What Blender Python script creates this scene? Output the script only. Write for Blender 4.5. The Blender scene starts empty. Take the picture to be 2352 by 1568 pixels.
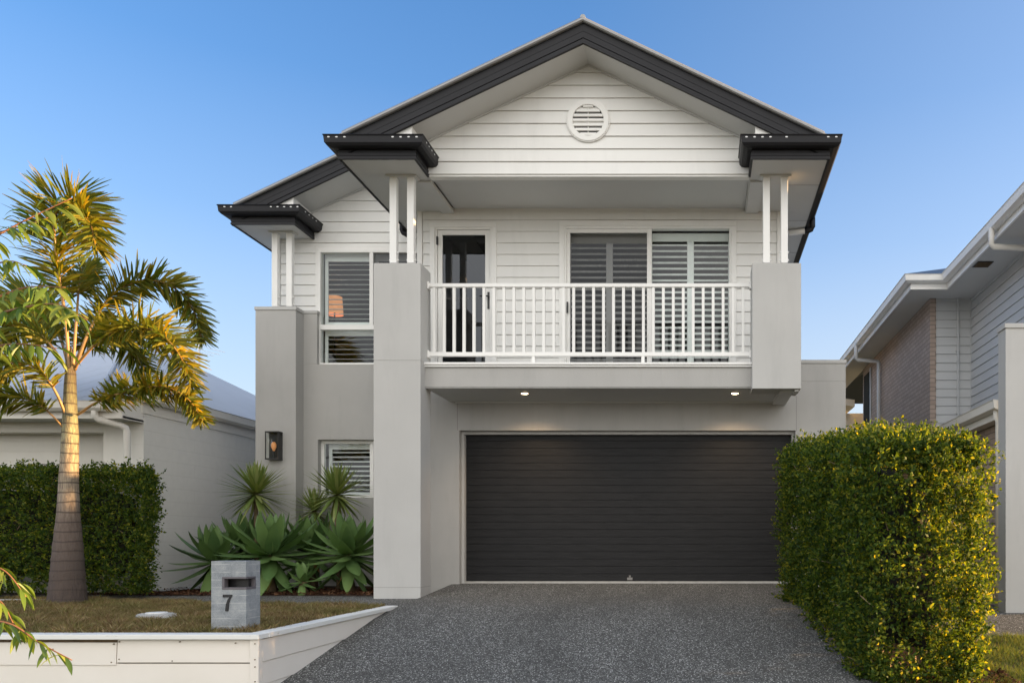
import bpy, bmesh, math, random
import numpy as np
from mathutils import Vector, Matrix
random.seed(7); rng = np.random.default_rng(7)
SC = bpy.context.scene
COL = SC.collection
R = math.radians
# ------------------------------------------------------------------ camera
EYE = 0.59; F = 1920.0                       # eye height above the garage floor, focal length in 2352-px units
cam_d = bpy.data.cameras.new('camera'); cam = bpy.data.objects.new('camera', cam_d); COL.objects.link(cam)
cam.location = (0, 0, EYE); cam.rotation_euler = (R(90), 0, 0)
cam_d.sensor_width = 36; cam_d.lens = F/2352*36
cam_d.shift_x = (1176-1610)/2352; cam_d.shift_y = (1245-784)/2352
cam_d.clip_start = 0.05; cam_d.clip_end = 3000
SC.camera = cam
# ------------------------------------------------------------------ light
SUN_EL, SUN_AZ = 6.0, 3.5                   # degrees; azimuth measured from +X towards +Y
v_sun = Vector((math.cos(R(SUN_EL))*math.cos(R(SUN_AZ)), math.cos(R(SUN_EL))*math.sin(R(SUN_AZ)), math.sin(R(SUN_EL))))
sd = bpy.data.lights.new('sun', 'SUN'); so = bpy.data.objects.new('sun', sd); COL.objects.link(so)
sd.energy = 5.0; sd.angle = R(0.5); sd.color = (1.0, 0.61, 0.27)
so.rotation_euler = v_sun.to_track_quat('Z', 'Y').to_euler(); so.location = (20, -2, 10)
W = bpy.data.worlds.new('World'); SC.world = W; W.use_nodes = True
wn = W.node_tree.nodes; wl = W.node_tree.links
bg = wn['Background']; sky = wn.new('ShaderNodeTexSky'); sky.sky_type = 'NISHITA'
sky.sun_disc = False; sky.sun_elevation = R(SUN_EL); sky.sun_rotation = math.atan2(v_sun.x, v_sun.y)
sky.altitude = 0; sky.air_density = 1.0; sky.dust_density = 0.6; sky.ozone_density = 3.0
# thin haze lying along the horizon, thicker towards the sun; unseen bright cloud added on the street side to brighten the house front
wtc = wn.new('ShaderNodeTexCoord'); wsp = wn.new('ShaderNodeSeparateXYZ'); wl.new(wtc.outputs['Generated'], wsp.inputs[0])
wr = wn.new('ShaderNodeValToRGB'); e = wr.color_ramp.elements
for k_, (p_, v_) in enumerate([(0, .85), (.16, .58), (.33, .20), (.46, .04), (.60, 0)]):
    if k_ > 1: e.new(p_)
    e[k_].position = p_
for k_, v_ in enumerate([.92, .64, .21, .04, 0]): e[k_].color = (v_, v_, v_, 1)
wl.new(wsp.outputs[2], wr.inputs[0])
wx = wn.new('ShaderNodeMath'); wx.operation = 'MULTIPLY_ADD'; wx.inputs[1].default_value = .38; wx.inputs[2].default_value = .05; wx.use_clamp = True; wl.new(wsp.outputs[0], wx.inputs[0])
wa = wn.new('ShaderNodeMath'); wa.operation = 'ADD'; wa.use_clamp = True; wl.new(wr.outputs[0], wa.inputs[0]); wl.new(wx.outputs[0], wa.inputs[1])
wt = wn.new('ShaderNodeMix'); wt.data_type = 'RGBA'; wt.blend_type = 'MULTIPLY'; wt.inputs[0].default_value = 1; wt.inputs[7].default_value = (.90, 1.12, 1.34, 1); wl.new(sky.outputs[0], wt.inputs[6])
wm = wn.new('ShaderNodeMix'); wm.data_type = 'RGBA'; wm.inputs[7].default_value = (2.15, 2.28, 2.45, 1); wl.new(wa.outputs[0], wm.inputs[0]); wl.new(wt.outputs[2], wm.inputs[6])
wc = wn.new('ShaderNodeMapRange'); wc.inputs[1].default_value = .0; wc.inputs[2].default_value = -.65; wc.interpolation_type = 'SMOOTHSTEP'; wl.new(wsp.outputs[1], wc.inputs[0])
wcn = wn.new('ShaderNodeTexNoise'); wcn.inputs['Scale'].default_value = 2.5; wcn.inputs['Detail'].default_value = 5; wl.new(wtc.outputs['Generated'], wcn.inputs[0])
wcm = wn.new('ShaderNodeMapRange'); wcm.inputs[1].default_value = .3; wcm.inputs[2].default_value = .6; wcm.inputs[3].default_value = .45; wcm.inputs[4].default_value = .95; wl.new(wcn.outputs[0], wcm.inputs[0])
wcp = wn.new('ShaderNodeMath'); wcp.operation = 'MULTIPLY'; wl.new(wc.outputs[0], wcp.inputs[0]); wl.new(wcm.outputs[0], wcp.inputs[1])
w2 = wn.new('ShaderNodeMix'); w2.data_type = 'RGBA'; w2.inputs[7].default_value = (6.7, 6.5, 6.15, 1); wl.new(wcp.outputs[0], w2.inputs[0]); wl.new(wm.outputs[2], w2.inputs[6])
wl.new(w2.outputs[2], bg.inputs[0]); bg.inputs[1].default_value = 0.092
SC.view_settings.view_transform = 'Standard'; SC.view_settings.look = 'None'
SC.view_settings.exposure = 2.0; SC.view_settings.gamma = 1.0

# ------------------------------------------------------------------ helpers
def P(px, py, d):
    "world point seen at pixel (px,py) of the 2352-px photograph at distance d"
    return Vector(((px-1610)/F*d, d, EYE+(1245-py)/F*d))
def tag(o, label=None, cat=None, group=None, kind=None):
    if label: o['label'] = label
    if cat: o['category'] = cat
    if group: o['group'] = group
    if kind: o['kind'] = kind
    return o
def empty(name, loc, label, cat, group=None):
    o = bpy.data.objects.new(name, None); COL.objects.link(o); o.location = loc
    o.empty_display_size = 0.2
    return tag(o, label, cat, group)
class MB:
    def __init__(s): s.v = []; s.f = []; s.m = []; s.mi = 0; s.st = []
    def add(s, vs, fs):
        b = len(s.v); s.st.append((b, len(s.f))); s.v += [tuple(v) for v in vs]; s.f += [tuple(b+i for i in f) for f in fs]; s.m += [s.mi]*len(fs); return s
    def box(s, x0, x1, y0, y1, z0, z1):
        return s.add([(x0,y0,z0),(x1,y0,z0),(x1,y1,z0),(x0,y1,z0),(x0,y0,z1),(x1,y0,z1),(x1,y1,z1),(x0,y1,z1)],
                     [(0,3,2,1),(4,5,6,7),(0,1,5,4),(1,2,6,5),(2,3,7,6),(3,0,4,7)])
    def prism(s, poly, vec):
        "closed prism: polygon (3-D points) extruded by vec"
        n = len(poly); vec = Vector(vec); p = [Vector(q) for q in poly]
        return s.add(p+[q+vec for q in p], [tuple(range(n))[::-1], tuple(range(n, 2*n))]+[(i, (i+1) % n, n+(i+1) % n, n+i) for i in range(n)])
    def quad(s, a, b, c, d): return s.add([a, b, c, d], [(0,1,2,3)])
    def tube(s, pts, rad, n=10, caps=True):
        pts = [Vector(p) for p in pts]; rings = []
        if not hasattr(rad, '__len__'): rad = [rad]*len(pts)
        up = Vector((0.13, 0.21, 1))
        for i, p in enumerate(pts):
            t = (pts[min(i+1, len(pts)-1)]-pts[max(i-1, 0)]).normalized()
            u = t.cross(up)
            if u.length < 1e-3: u = t.cross(Vector((1, 0, 0)))
            u.normalize(); w = t.cross(u)
            rings.append([p+(u*math.cos(2*math.pi*k/n)+w*math.sin(2*math.pi*k/n))*rad[i] for k in range(n)])
        vs = [q for r in rings for q in r]; fs = []
        for i in range(len(pts)-1):
            for k in range(n):
                fs.append((i*n+k, i*n+(k+1) % n, (i+1)*n+(k+1) % n, (i+1)*n+k))
        if caps: fs += [tuple(range(n))[::-1], tuple((len(pts)-1)*n+k for k in range(n))]
        return s.add(vs, fs)
    def sweep(s, path, prof, side=1):
        "profile [(u,z)] swept along a plan path [(x,y)] with mitred corners; u is measured outward"
        P2 = [Vector(p) for p in path]; N = len(P2); rows = []
        for i in range(N):
            ns = []
            if i > 0: t = (P2[i]-P2[i-1]).normalized(); ns.append(Vector((-t.y, t.x))*side)
            if i < N-1: t = (P2[i+1]-P2[i]).normalized(); ns.append(Vector((-t.y, t.x))*side)
            m = sum(ns, Vector((0, 0))); m = m/m.length
            k = 1/max(0.2, m.dot(ns[0]))
            rows.append([(P2[i].x+m.x*k*u, P2[i].y+m.y*k*u, z) for u, z in prof])
        n = len(prof); vs = [q for r in rows for q in r]; fs = []
        for i in range(N-1):
            for j in range(n):
                fs.append((i*n+j, i*n+(j+1) % n, (i+1)*n+(j+1) % n, (i+1)*n+j))
        fs += [tuple(range(n))[::-1], tuple((N-1)*n+j for j in range(n))]
        return s.add(vs, fs)
    def wall(s, x0, x1, y0, y1, z0, z1, holes=()):
        "wall slab facing -Y with rectangular holes (x0,x1,z0,z1)"
        zs = sorted({z0, z1, *[h[2] for h in holes if z0 < h[2] < z1], *[h[3] for h in holes if z0 < h[3] < z1]})
        xs = sorted({x0, x1, *[h[0] for h in holes if x0 < h[0] < x1], *[h[1] for h in holes if x0 < h[1] < x1]})
        idx = {}
        def hole(i, j):
            if i < 0 or j < 0 or i >= len(xs)-1 or j >= len(zs)-1: return True
            cx, cz = (xs[i]+xs[i+1])/2, (zs[j]+zs[j+1])/2
            return any(h[0] < cx < h[1] and h[2] < cz < h[3] for h in holes)
        for i in range(len(xs)-1):
            for j in range(len(zs)-1):
                if hole(i, j): continue
                a, b, c, d = xs[i], xs[i+1], zs[j], zs[j+1]
                s.quad((a,y0,c),(b,y0,c),(b,y0,d),(a,y0,d)); s.quad((b,y1,c),(a,y1,c),(a,y1,d),(b,y1,d))
                if hole(i-1, j): s.quad((a,y1,c),(a,y0,c),(a,y0,d),(a,y1,d))
                if hole(i+1, j): s.quad((b,y0,c),(b,y1,c),(b,y1,d),(b,y0,d))
                if hole(i, j-1): s.quad((a,y1,c),(b,y1,c),(b,y0,c),(a,y0,c))
                if hole(i, j+1): s.quad((a,y0,d),(b,y0,d),(b,y1,d),(a,y1,d))
        return s
    def boards(s, xl, xr, z0, z1, zs, h, holes=(), M=None, tilt=0.016, base=0.004, gap=.010):
        "lapped weatherboards; xl/xr functions of z; zs = bottom of one course; M maps (u, outward, z) to the world"
        c = zs
        while c > z0: c -= h
        while c < z1-1e-6:
            cuts = sorted({max(c, z0), min(c+h, z1), *[q for hh in holes for q in hh[2:4] if max(c, z0) < q < min(c+h, z1)]})
            for a, b in zip(cuts[:-1], cuts[1:]):
                mid = (a+b)/2; L0, R0 = xl(mid), xr(mid)
                if R0-L0 < 0.01: continue
                sp = [(L0, R0)]
                for hh in holes:
                    if hh[2] < mid < hh[3]:
                        ns = []
                        for p, q in sp:
                            if hh[0] > p: ns.append((p, min(q, hh[0])))
                            if hh[1] < q: ns.append((max(p, hh[1]), q))
                        sp = [t for t in ns if t[1]-t[0] > 1e-4]
                oa = base+tilt*(1-(a-c)/h); ob = base+tilt*(1-(b-c)/h)
                for p, q in sp:
                    pa = xl(a) if abs(p-L0) < 1e-9 else p; pb = xl(b) if abs(p-L0) < 1e-9 else p
                    qa = xr(a) if abs(q-R0) < 1e-9 else q; qb = xr(b) if abs(q-R0) < 1e-9 else q
                    if qb < pb: pb = qb = (pb+qb)/2
                    if abs(a-c) < 1e-6 and b-a > .03:      # gap under each board, its shade painted as a dark strip
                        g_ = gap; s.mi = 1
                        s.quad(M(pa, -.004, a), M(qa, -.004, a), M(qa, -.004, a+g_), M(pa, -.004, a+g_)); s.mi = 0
                        s.quad(M(pa, -.004, a+g_), M(qa, -.004, a+g_), M(qa, oa, a+g_), M(pa, oa, a+g_))
                        s.quad(M(pa, oa, a+g_), M(qa, oa, a+g_), M(qb, ob, b), M(pb, ob, b))
                    else: s.quad(M(pa, oa, a), M(qa, oa, a), M(qb, ob, b), M(pb, ob, b))
            c += h
        return s
    def parts(s, name, mat, parent, bevel=0, smooth=False, **k):
        "every added piece becomes an object of its own"
        out = []
        for (v0, v1, f0, f1) in s.pieces():
            q = MB(); q.v = s.v[v0:v1]; q.f = [tuple(i-v0 for i in f) for f in s.f[f0:f1]]; q.m = s.m[f0:f1]; out.append(q.build(name, mat, parent, bevel, smooth, **k))
        return out
    def pieces(s):
        st = s.st+[(len(s.v), len(s.f))]
        return [(a[0], b[0], a[1], b[1]) for a, b in zip(st[:-1], st[1:])]
    def build(s, name, mat, parent=None, bevel=0, smooth=False, fix=True, loc=None):
        me = bpy.data.meshes.new(name); me.from_pydata(s.v, [], s.f)
        mats = mat if isinstance(mat, (list, tuple)) else [mat]
        for m in mats: me.materials.append(m)
        if len(mats) > 1: me.polygons.foreach_set('material_index', s.m)
        if fix:
            bm = bmesh.new(); bm.from_mesh(me); bmesh.ops.recalc_face_normals(bm, faces=bm.faces); bm.to_mesh(me); bm.free()
        o = bpy.data.objects.new(name, me); COL.objects.link(o)
        if smooth:
            me.polygons.foreach_set('use_smooth', [True]*len(me.polygons))
        if bevel:
            b = o.modifiers.new('bevel', 'BEVEL'); b.width = bevel; b.segments = 2; b.limit_method = 'ANGLE'; b.angle_limit = R(40)
        put(o, parent)
        return o
def put(o, parent):
    if parent is not None:
        o.parent = parent
        m = Matrix.Identity(4); q = parent
        while q is not None:
            m = Matrix.Translation(q.location) @ m; q = q.parent
        o.location = -m.translation      # meshes are written in world coordinates
def npmesh(name, V, Fq, mat, parent=None, smooth=False):
    me = bpy.data.meshes.new(name); n = len(V); k = Fq.shape[1]; m = len(Fq)
    me.vertices.add(n); me.vertices.foreach_set('co', np.asarray(V, dtype=np.float32).ravel())
    me.loops.add(m*k); me.loops.foreach_set('vertex_index', np.asarray(Fq, dtype=np.int32).ravel())
    me.polygons.add(m); me.polygons.foreach_set('loop_start', np.arange(0, m*k, k, dtype=np.int32))
    me.polygons.foreach_set('loop_total', np.full(m, k, dtype=np.int32))
    if smooth: me.polygons.foreach_set('use_smooth', np.ones(m, dtype=bool))
    me.update(calc_edges=True); me.materials.append(mat)
    o = bpy.data.objects.new(name, me); COL.objects.link(o); put(o, parent)
    return o
# ------------------------------------------------------------------ materials
class NT:
    def __init__(s, name):
        s.mat = bpy.data.materials.new(name); s.mat.use_nodes = True
        s.n = s.mat.node_tree.nodes; s.l = s.mat.node_tree.links; s.b = s.n['Principled BSDF']; s.out = s.n['Material Output']
        s.tc = s.n.new('ShaderNodeTexCoord')
        s.geo = s.n.new('ShaderNodeNewGeometry')
    def node(s, t, **k):
        nd = s.n.new(t)
        for a, b in k.items(): setattr(nd, a, b)
        return nd
    def noise(s, scale, detail=4, rough=.55, vec=None, stretch=None):
        nd = s.n.new('ShaderNodeTexNoise'); nd.inputs['Scale'].default_value = scale
        nd.inputs['Detail'].default_value = detail; nd.inputs['Roughness'].default_value = rough
        src = vec or s.geo.outputs['Position']
        if stretch:
            mp = s.n.new('ShaderNodeMapping'); mp.inputs['Scale'].default_value = stretch; s.l.new(src, mp.inputs[0]); src = mp.outputs[0]
        s.l.new(src, nd.inputs['Vector']); return nd.outputs[0]
    def ramp(s, fac, stops):
        nd = s.n.new('ShaderNodeValToRGB'); e = nd.color_ramp.elements
        while len(e) < len(stops): e.new(.5)
        for i, (p, c) in enumerate(stops):
            e[i].position = p; e[i].color = (*c, 1) if len(c) == 3 else c
        s.l.new(fac, nd.inputs[0]); return nd.outputs[0]
    def mix(s, fac, a, b, mode='MIX'):
        nd = s.n.new('ShaderNodeMix'); nd.data_type = 'RGBA'; nd.blend_type = mode
        for i, x in ((0, fac), (6, a), (7, b)):
            if isinstance(x, (int, float)): nd.inputs[i].default_value = x
            elif isinstance(x, tuple): nd.inputs[i].default_value = (*x, 1)
            else: s.l.new(x, nd.inputs[i])
        return nd.outputs[2]
    def bump(s, h, strength=.3, dist=.01):
        nd = s.n.new('ShaderNodeBump'); nd.inputs['Strength'].default_value = strength; nd.inputs['Distance'].default_value = dist
        s.l.new(h, nd.inputs['Height']); s.l.new(nd.outputs[0], s.b.inputs['Normal'])
    def base(s, c):
        if isinstance(c, tuple): s.b.inputs['Base Color'].default_value = (*c, 1)
        else: s.l.new(c, s.b.inputs['Base Color'])
    def rough(s, r, spec=None, metal=None):
        s.b.inputs['Roughness'].default_value = r
        if spec is not None: s.b.inputs['Specular IOR Level'].default_value = spec
        if metal is not None: s.b.inputs['Metallic'].default_value = metal
def mul(c, k): return tuple(min(1, x*k) for x in c)
def paint(name, c, rough=.5, var=.06, scale=1.3, bump=0.0, bscale=60, stain=0.0, spec=None):
    t = NT(name)
    col = t.ramp(t.noise(scale, 5, .6), [(.3, mul(c, 1-var)), (.7, mul(c, 1+var*.6))])
    if stain:
        st = t.noise(2.2, 6, .65, stretch=(2.2, 2.2, .35))
        col = t.mix(t.ramp(st, [(.52, (0,0,0)), (.78, (stain,)*3)]), col, mul(c, .55))
    t.base(col); t.rough(rough, spec)
    if bump: t.bump(t.noise(bscale, 5, .6), bump, .004)
    return t.mat
M = {}
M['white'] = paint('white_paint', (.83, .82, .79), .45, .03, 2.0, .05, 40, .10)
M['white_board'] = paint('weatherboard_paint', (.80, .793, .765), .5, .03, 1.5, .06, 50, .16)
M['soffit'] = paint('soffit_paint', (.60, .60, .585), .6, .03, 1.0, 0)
M['render'] = paint('render_wall', (.435, .425, .405), .88, .08, .9, .7, 110, .22)
M['render_light'] = paint('render_light', (.485, .478, .46), .88, .07, .8, .6, 110, .20)
M['cream'] = paint('cream_paint', (.74, .71, .65), .6, .04, 1.0, .04, 40, .06)
M['charcoal'] = paint('charcoal_metal', (.017, .017, .020), .5, .12, 3.0, 0, 60, 0, .25)
M['black'] = paint('black_metal', (.012, .012, .013), .4, .1, 3)
M['joint'] = paint('sealant_joint', (.22, .21, .20), .8, .05, 3)
M['gap'] = paint('painted_gap_shade', (.15, .15, .145), .9, .05, 3)
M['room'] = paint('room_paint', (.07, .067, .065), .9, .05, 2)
M['shutter'] = paint('shutter_paint', (.87, .88, .86), .4, .02, 3)
M['grey_clad'] = paint('grey_cladding', (.52, .525, .52), .6, .04, 1.5, .05, 50)
M['bark_stem'] = paint('stem_bark', (.16, .11, .06), .9, .3, 20, .5, 80)
M['zinc_and_sky'] = paint('zinc_and_sky', (.75, .75, .75), .3, .05, 4)
def metal_roof(name, c, rough=.35):
    t = NT(name); t.base(t.ramp(t.noise(1.2, 4), [(.3, mul(c, .9)), (.7, mul(c, 1.08))])); t.rough(rough, .5, .35); return t.mat
M['roof_grey'] = metal_roof('roof_metal', (.30, .30, .30))
M['roof_pale'] = paint('pale_roof', (.50, .52, .55), .6, .05, 1.2)
M['roof_dark'] = metal_roof('dark_roof', (.06, .07, .09), .4)
t = NT('garage_door_skin')
g = t.noise(7, 8, .72, stretch=(.5, 1, 7)); 
t.base(t.ramp(g, [(.3, (.008, .008, .009)), (.75, (.022, .022, .023))])); t.rough(.55, .25); t.bump(g, .5, .004); M['garage'] = t.mat
def glass(name, tint, refl=1.0):
    m = bpy.data.materials.new(name); m.use_nodes = True; n = m.node_tree.nodes; l = m.node_tree.links; n.clear()
    o = n.new('ShaderNodeOutputMaterial'); mx = n.new('ShaderNodeMixShader'); tr = n.new('ShaderNodeBsdfTransparent'); gl = n.new('ShaderNodeBsdfGlossy')
    fr = n.new('ShaderNodeFresnel'); fr.inputs[0].default_value = 1.6; mm = n.new('ShaderNodeMath'); mm.operation = 'MULTIPLY_ADD'
    mm.inputs[1].default_value = refl; mm.inputs[2].default_value = .015
    tr.inputs[0].default_value = (*tint, 1); gl.inputs['Roughness'].default_value = .01; gl.inputs[0].default_value = (.95, .97, 1, 1)
    l.new(fr.outputs[0], mm.inputs[0]); l.new(mm.outputs[0], mx.inputs[0]); l.new(tr.outputs[0], mx.inputs[1]); l.new(gl.outputs[0], mx.inputs[2]); l.new(mx.outputs[0], o.inputs[0])
    return m
M['glass'] = glass('clear_glass', (.92, .96, .95), .55)
M['screen'] = glass('screened_glass', (.50, .50, .50), .25)
M['tint'] = glass('tinted_glass', (.5, .5, .5), 1.0)
def emit(name, c, k):
    m = bpy.data.materials.new(name); m.use_nodes = True; b = m.node_tree.nodes['Principled BSDF']
    b.inputs['Base Color'].default_value = (*c, 1); b.inputs['Emission Color'].default_value = (*c, 1); b.inputs['Emission Strength'].default_value = k; return m
M['lamp_on'] = emit('downlight_glow', (1, .72, .42), 5)
M['shade_on'] = emit('lampshade_glow', (1, .42, .16), .12)
M['bulb_on'] = emit('bulb_glow', (1, .42, .16), .04)
# aggregate concrete
def aggregate(name, dark=(.078, .076, .070), light=(.85, .84, .79)):
    t = NT(name); cols = []
    for sc, thr in ((78, .72), (140, .66)):
        vo = t.node('ShaderNodeTexVoronoi'); vo.inputs['Scale'].default_value = sc
        wob = t.node('ShaderNodeTexNoise'); wob.inputs['Scale'].default_value = sc*1.2; t.l.new(t.geo.outputs['Position'], wob.inputs['Vector'])
        ad = t.node('ShaderNodeVectorMath', operation='MULTIPLY_ADD'); ad.inputs[1].default_value = (.012, .012, .012); t.l.new(wob.outputs['Color'], ad.inputs[0]); t.l.new(t.geo.outputs['Position'], ad.inputs[2]); t.l.new(ad.outputs[0], vo.inputs['Vector'])
        sep = t.node('ShaderNodeSeparateColor'); t.l.new(vo.outputs['Color'], sep.inputs[0])
        stone = t.ramp(sep.outputs[0], [(.0, mul(dark, .5)), (.4, mul(dark, 1.6)), (thr-.12, (.12, .118, .11)), (thr, (.36, .355, .33)), (thr+.15, light)])
        cols.append((t.ramp(vo.outputs['Distance'], [(.22, (1,1,1)), (.6, (0,0,0))]), stone, vo))
    col = t.mix(cols[1][0], dark, cols[1][1]); col = t.mix(.5, col, t.mix(cols[0][0], dark, cols[0][1]))
    sel = t.ramp(t.noise(45, 2), [(.45, (0,0,0)), (.55, (1,1,1))]); col = t.mix(sel, col, t.mix(cols[0][0], mul(dark, .8), cols[0][1]))
    col = t.mix(t.ramp(t.noise(.7, 6, .65, stretch=(1.6, .5, 1)), [(.38, (0,0,0)), (.72, (.55,)*3)]), col, mul(dark, .75))
    t.base(col); t.rough(.9, .2); t.bump(cols[0][2].outputs['Distance'], .35, .005); return t.mat
M['aggregate'] = aggregate('exposed_aggregate')
t = NT('soil'); c = t.ramp(t.noise(25, 8, .75), [(.3, (.018, .010, .006)), (.55, (.06, .03, .018)), (.75, (.14, .075, .045))]); t.base(c); t.rough(.95); t.bump(t.noise(40, 6, .7), 1, .03); M['soil'] = t.mat
t = NT('turf_soil'); c = t.ramp(t.noise(30, 8, .8), [(.3, (.03, .016, .010)), (.5, (.10, .06, .035)), (.7, (.17, .115, .07))]); t.base(c); t.rough(.95); t.bump(t.noise(60, 6, .7), 1, .02); M['turf'] = t.mat
t = NT('ground_mat'); c = t.ramp(t.noise(.5, 8, .7), [(.3, (.06, .08, .03)), (.7, (.12, .11, .06))]); t.base(c); t.rough(.95); M['ground'] = t.mat
t = NT('asphalt'); c = t.ramp(t.noise(90, 3, .7), [(.3, (.035, .035, .037)), (.7, (.07, .07, .07))]); t.base(c); t.rough(.9); M['asphalt'] = t.mat
t = NT('concrete_mat'); n1 = t.noise(6, 8, .7); c = t.ramp(n1, [(.3, (.20, .22, .24)), (.5, (.33, .35, .36)), (.72, (.50, .50, .48))]); t.base(c); t.rough(.8); t.bump(t.noise(70, 5), .3, .005); M['concrete'] = t.mat
t = NT('path_concrete'); c = t.ramp(t.noise(5, 6, .6), [(.3, (.36, .35, .33)), (.7, (.50, .49, .46))]); t.base(c); t.rough(.85); M['path'] = t.mat
# weathered white timber of the retaining wall
t = NT('timber_cap_paint'); n1 = t.noise(5, 9, .8, stretch=(.6, 1.5, 6)); c = t.mix(t.ramp(n1, [(.60, (0,0,0)), (.68, (1,1,1))]), (.76, .755, .72), (.30, .24, .19)); t.base(c); t.rough(.6); M['cap'] = t.mat
t = NT('timber_board_paint'); n1 = t.noise(14, 7, .75); c = t.mix(t.ramp(n1, [(.70, (0,0,0)), (.76, (1,1,1))]), (.78, .73, .66), (.40, .26, .16)); c = t.mix(t.ramp(t.noise(1.5, 5), [(.4, (0,0,0)), (.75, (.35,)*3)]), c, (.64, .58, .50)); t.base(c); t.rough(.6); M['tboard'] = t.mat
def brick(name, c1, c2, mort, swap, sc=1.0, bumpk=.5, bw=.24, bh=.086):
    t = NT(name); sp = t.node('ShaderNodeSeparateXYZ'); cb = t.node('ShaderNodeCombineXYZ'); t.l.new(t.geo.outputs['Position'], sp.inputs[0])
    t.l.new(sp.outputs[1 if swap else 0], cb.inputs[0]); t.l.new(sp.outputs[2], cb.inputs[1])
    br = t.node('ShaderNodeTexBrick'); t.l.new(cb.outputs[0], br.inputs[0])
    br.inputs['Scale'].default_value = 1; br.inputs['Brick Width'].default_value = bw; br.inputs['Row Height'].default_value = bh; br.inputs['Mortar Size'].default_value = .006
    br.inputs['Color1'].default_value = (*c1, 1); br.inputs['Color2'].default_value = (*c2, 1); br.inputs['Mortar'].default_value = (*mort, 1)
    c = t.mix(t.ramp(t.noise(8, 5), [(.3, (0,0,0)), (.7, (.25,)*3)]), br.outputs[0], mul(c1, .8)); t.base(c); t.rough(.85)
    inv = t.node('ShaderNodeMath', operation='SUBTRACT'); inv.inputs[0].default_value = 1; t.l.new(br.outputs['Fac'], inv.inputs[1]); t.bump(inv.outputs[0], bumpk, .006); return t.mat
M['brick_side'] = brick('grey_brick_side', (.35, .27, .22), (.43, .335, .275), (.15, .125, .105), True)
M['brick_front'] = brick('grey_brick_front', (.35, .27, .22), (.43, .335, .275), (.15, .125, .105), False)
M['block_side'] = brick('painted_block_side', (.74, .72, .67), (.75, .73, .68), (.70, .68, .63), True, bw=2.4, bh=.2, bumpk=.35)
def leafmat(name, cols, trans=.35, tcol=None, rough=.4, spec=.4, noise=False):
    t = NT(name)
    rp = t.ramp(t.geo.outputs['Random Per Island'], [(i/(len(cols)-1), c) for i, c in enumerate(cols)])
    if noise == 'patch':
        rp = t.mix(t.ramp(t.noise(1.6, 4, .6), [(.42, (0,0,0)), (.62, (.75,)*3)]), rp, t.mix(.6, rp, (.09, .12, .03)))
        rp = t.mix(t.ramp(t.noise(4.5, 4, .6), [(.4, (0,0,0)), (.62, (.6,)*3)]), rp, t.mix(.6, rp, (.05, .022, .015)))
    elif noise: rp = t.mix(t.ramp(t.noise(3.0, 3), [(.35, (0,0,0)), (.7, (.5,)*3)]), rp, mul(cols[-1], 1.2))
    t.base(rp); t.rough(rough, spec)
    tl = t.node('ShaderNodeBsdfTranslucent'); mx = t.node('ShaderNodeMixShader'); mx.inputs[0].default_value = trans
    t.l.new(t.mix(1.0, rp, tcol or (1.6, 1.5, .5), 'MULTIPLY'), tl.inputs[0])
    t.l.new(t.b.outputs[0], mx.inputs[1]); t.l.new(tl.outputs[0], mx.inputs[2]); t.l.new(mx.outputs[0], t.out.inputs[0]); return t.mat
M['hedge_leaf'] = leafmat('hedge_leaf', [(.018, .040, .011), (.026, .055, .012), (.034, .068, .013), (.042, .082, .015), (.052, .095, .016), (.066, .115, .018), (.09, .14, .02), (.14, .18, .025), (.26, .26, .035)], .50, (2.4, 1.9, .4), .55, .22)
M['palm_leaf'] = leafmat('palm_leaf', [(.07, .115, .018), (.12, .16, .022), (.20, .21, .03), (.30, .25, .04)], .5, (1.9, 1.35, .35), .5, .3)
M['tree_leaf'] = leafmat('tree_leaf', [(.06, .12, .02), (.10, .17, .025), (.15, .21, .03), (.21, .25, .035)], .40, (1.8, 1.6, .4))
M['agave_leaf'] = leafmat('agave_leaf', [(.07, .135, .045), (.105, .185, .06), (.15, .235, .075)], .12, (1.2, 1.4, .5), .45, .35, True)
M['dead_leaf'] = leafmat('dead_leaf', [(.20, .12, .05), (.30, .20, .08), (.22, .19, .06)], .15, None, .8, .1)
M['yucca_leaf'] = leafmat('yucca_leaf', [(.14, .20, .05), (.20, .26, .07), (.28, .31, .11)], .15, None, .5)
M['grass_blade'] = leafmat('grass_blade', [(.12, .07, .035), (.28, .18, .09), (.18, .11, .06), (.42, .30, .16), (.17, .17, .04), (.34, .24, .12), (.14, .16, .035), (.56, .44, .26)], .2, (1.3, 1.1, .6), .8, .1, 'patch')
M['green_blade'] = leafmat('green_blade', [(.10, .15, .03), (.15, .19, .04), (.22, .21, .07), (.12, .17, .03)], .3, None, .7, .2)
M['mulch_chip'] = leafmat('mulch_chip', [(.03, .012, .008), (.07, .03, .018), (.12, .06, .03), (.18, .10, .06)], .02, None, .9, .1)
M['core'] = paint('hedge_core', (.016, .014, .008), 1, .4, 12)
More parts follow.
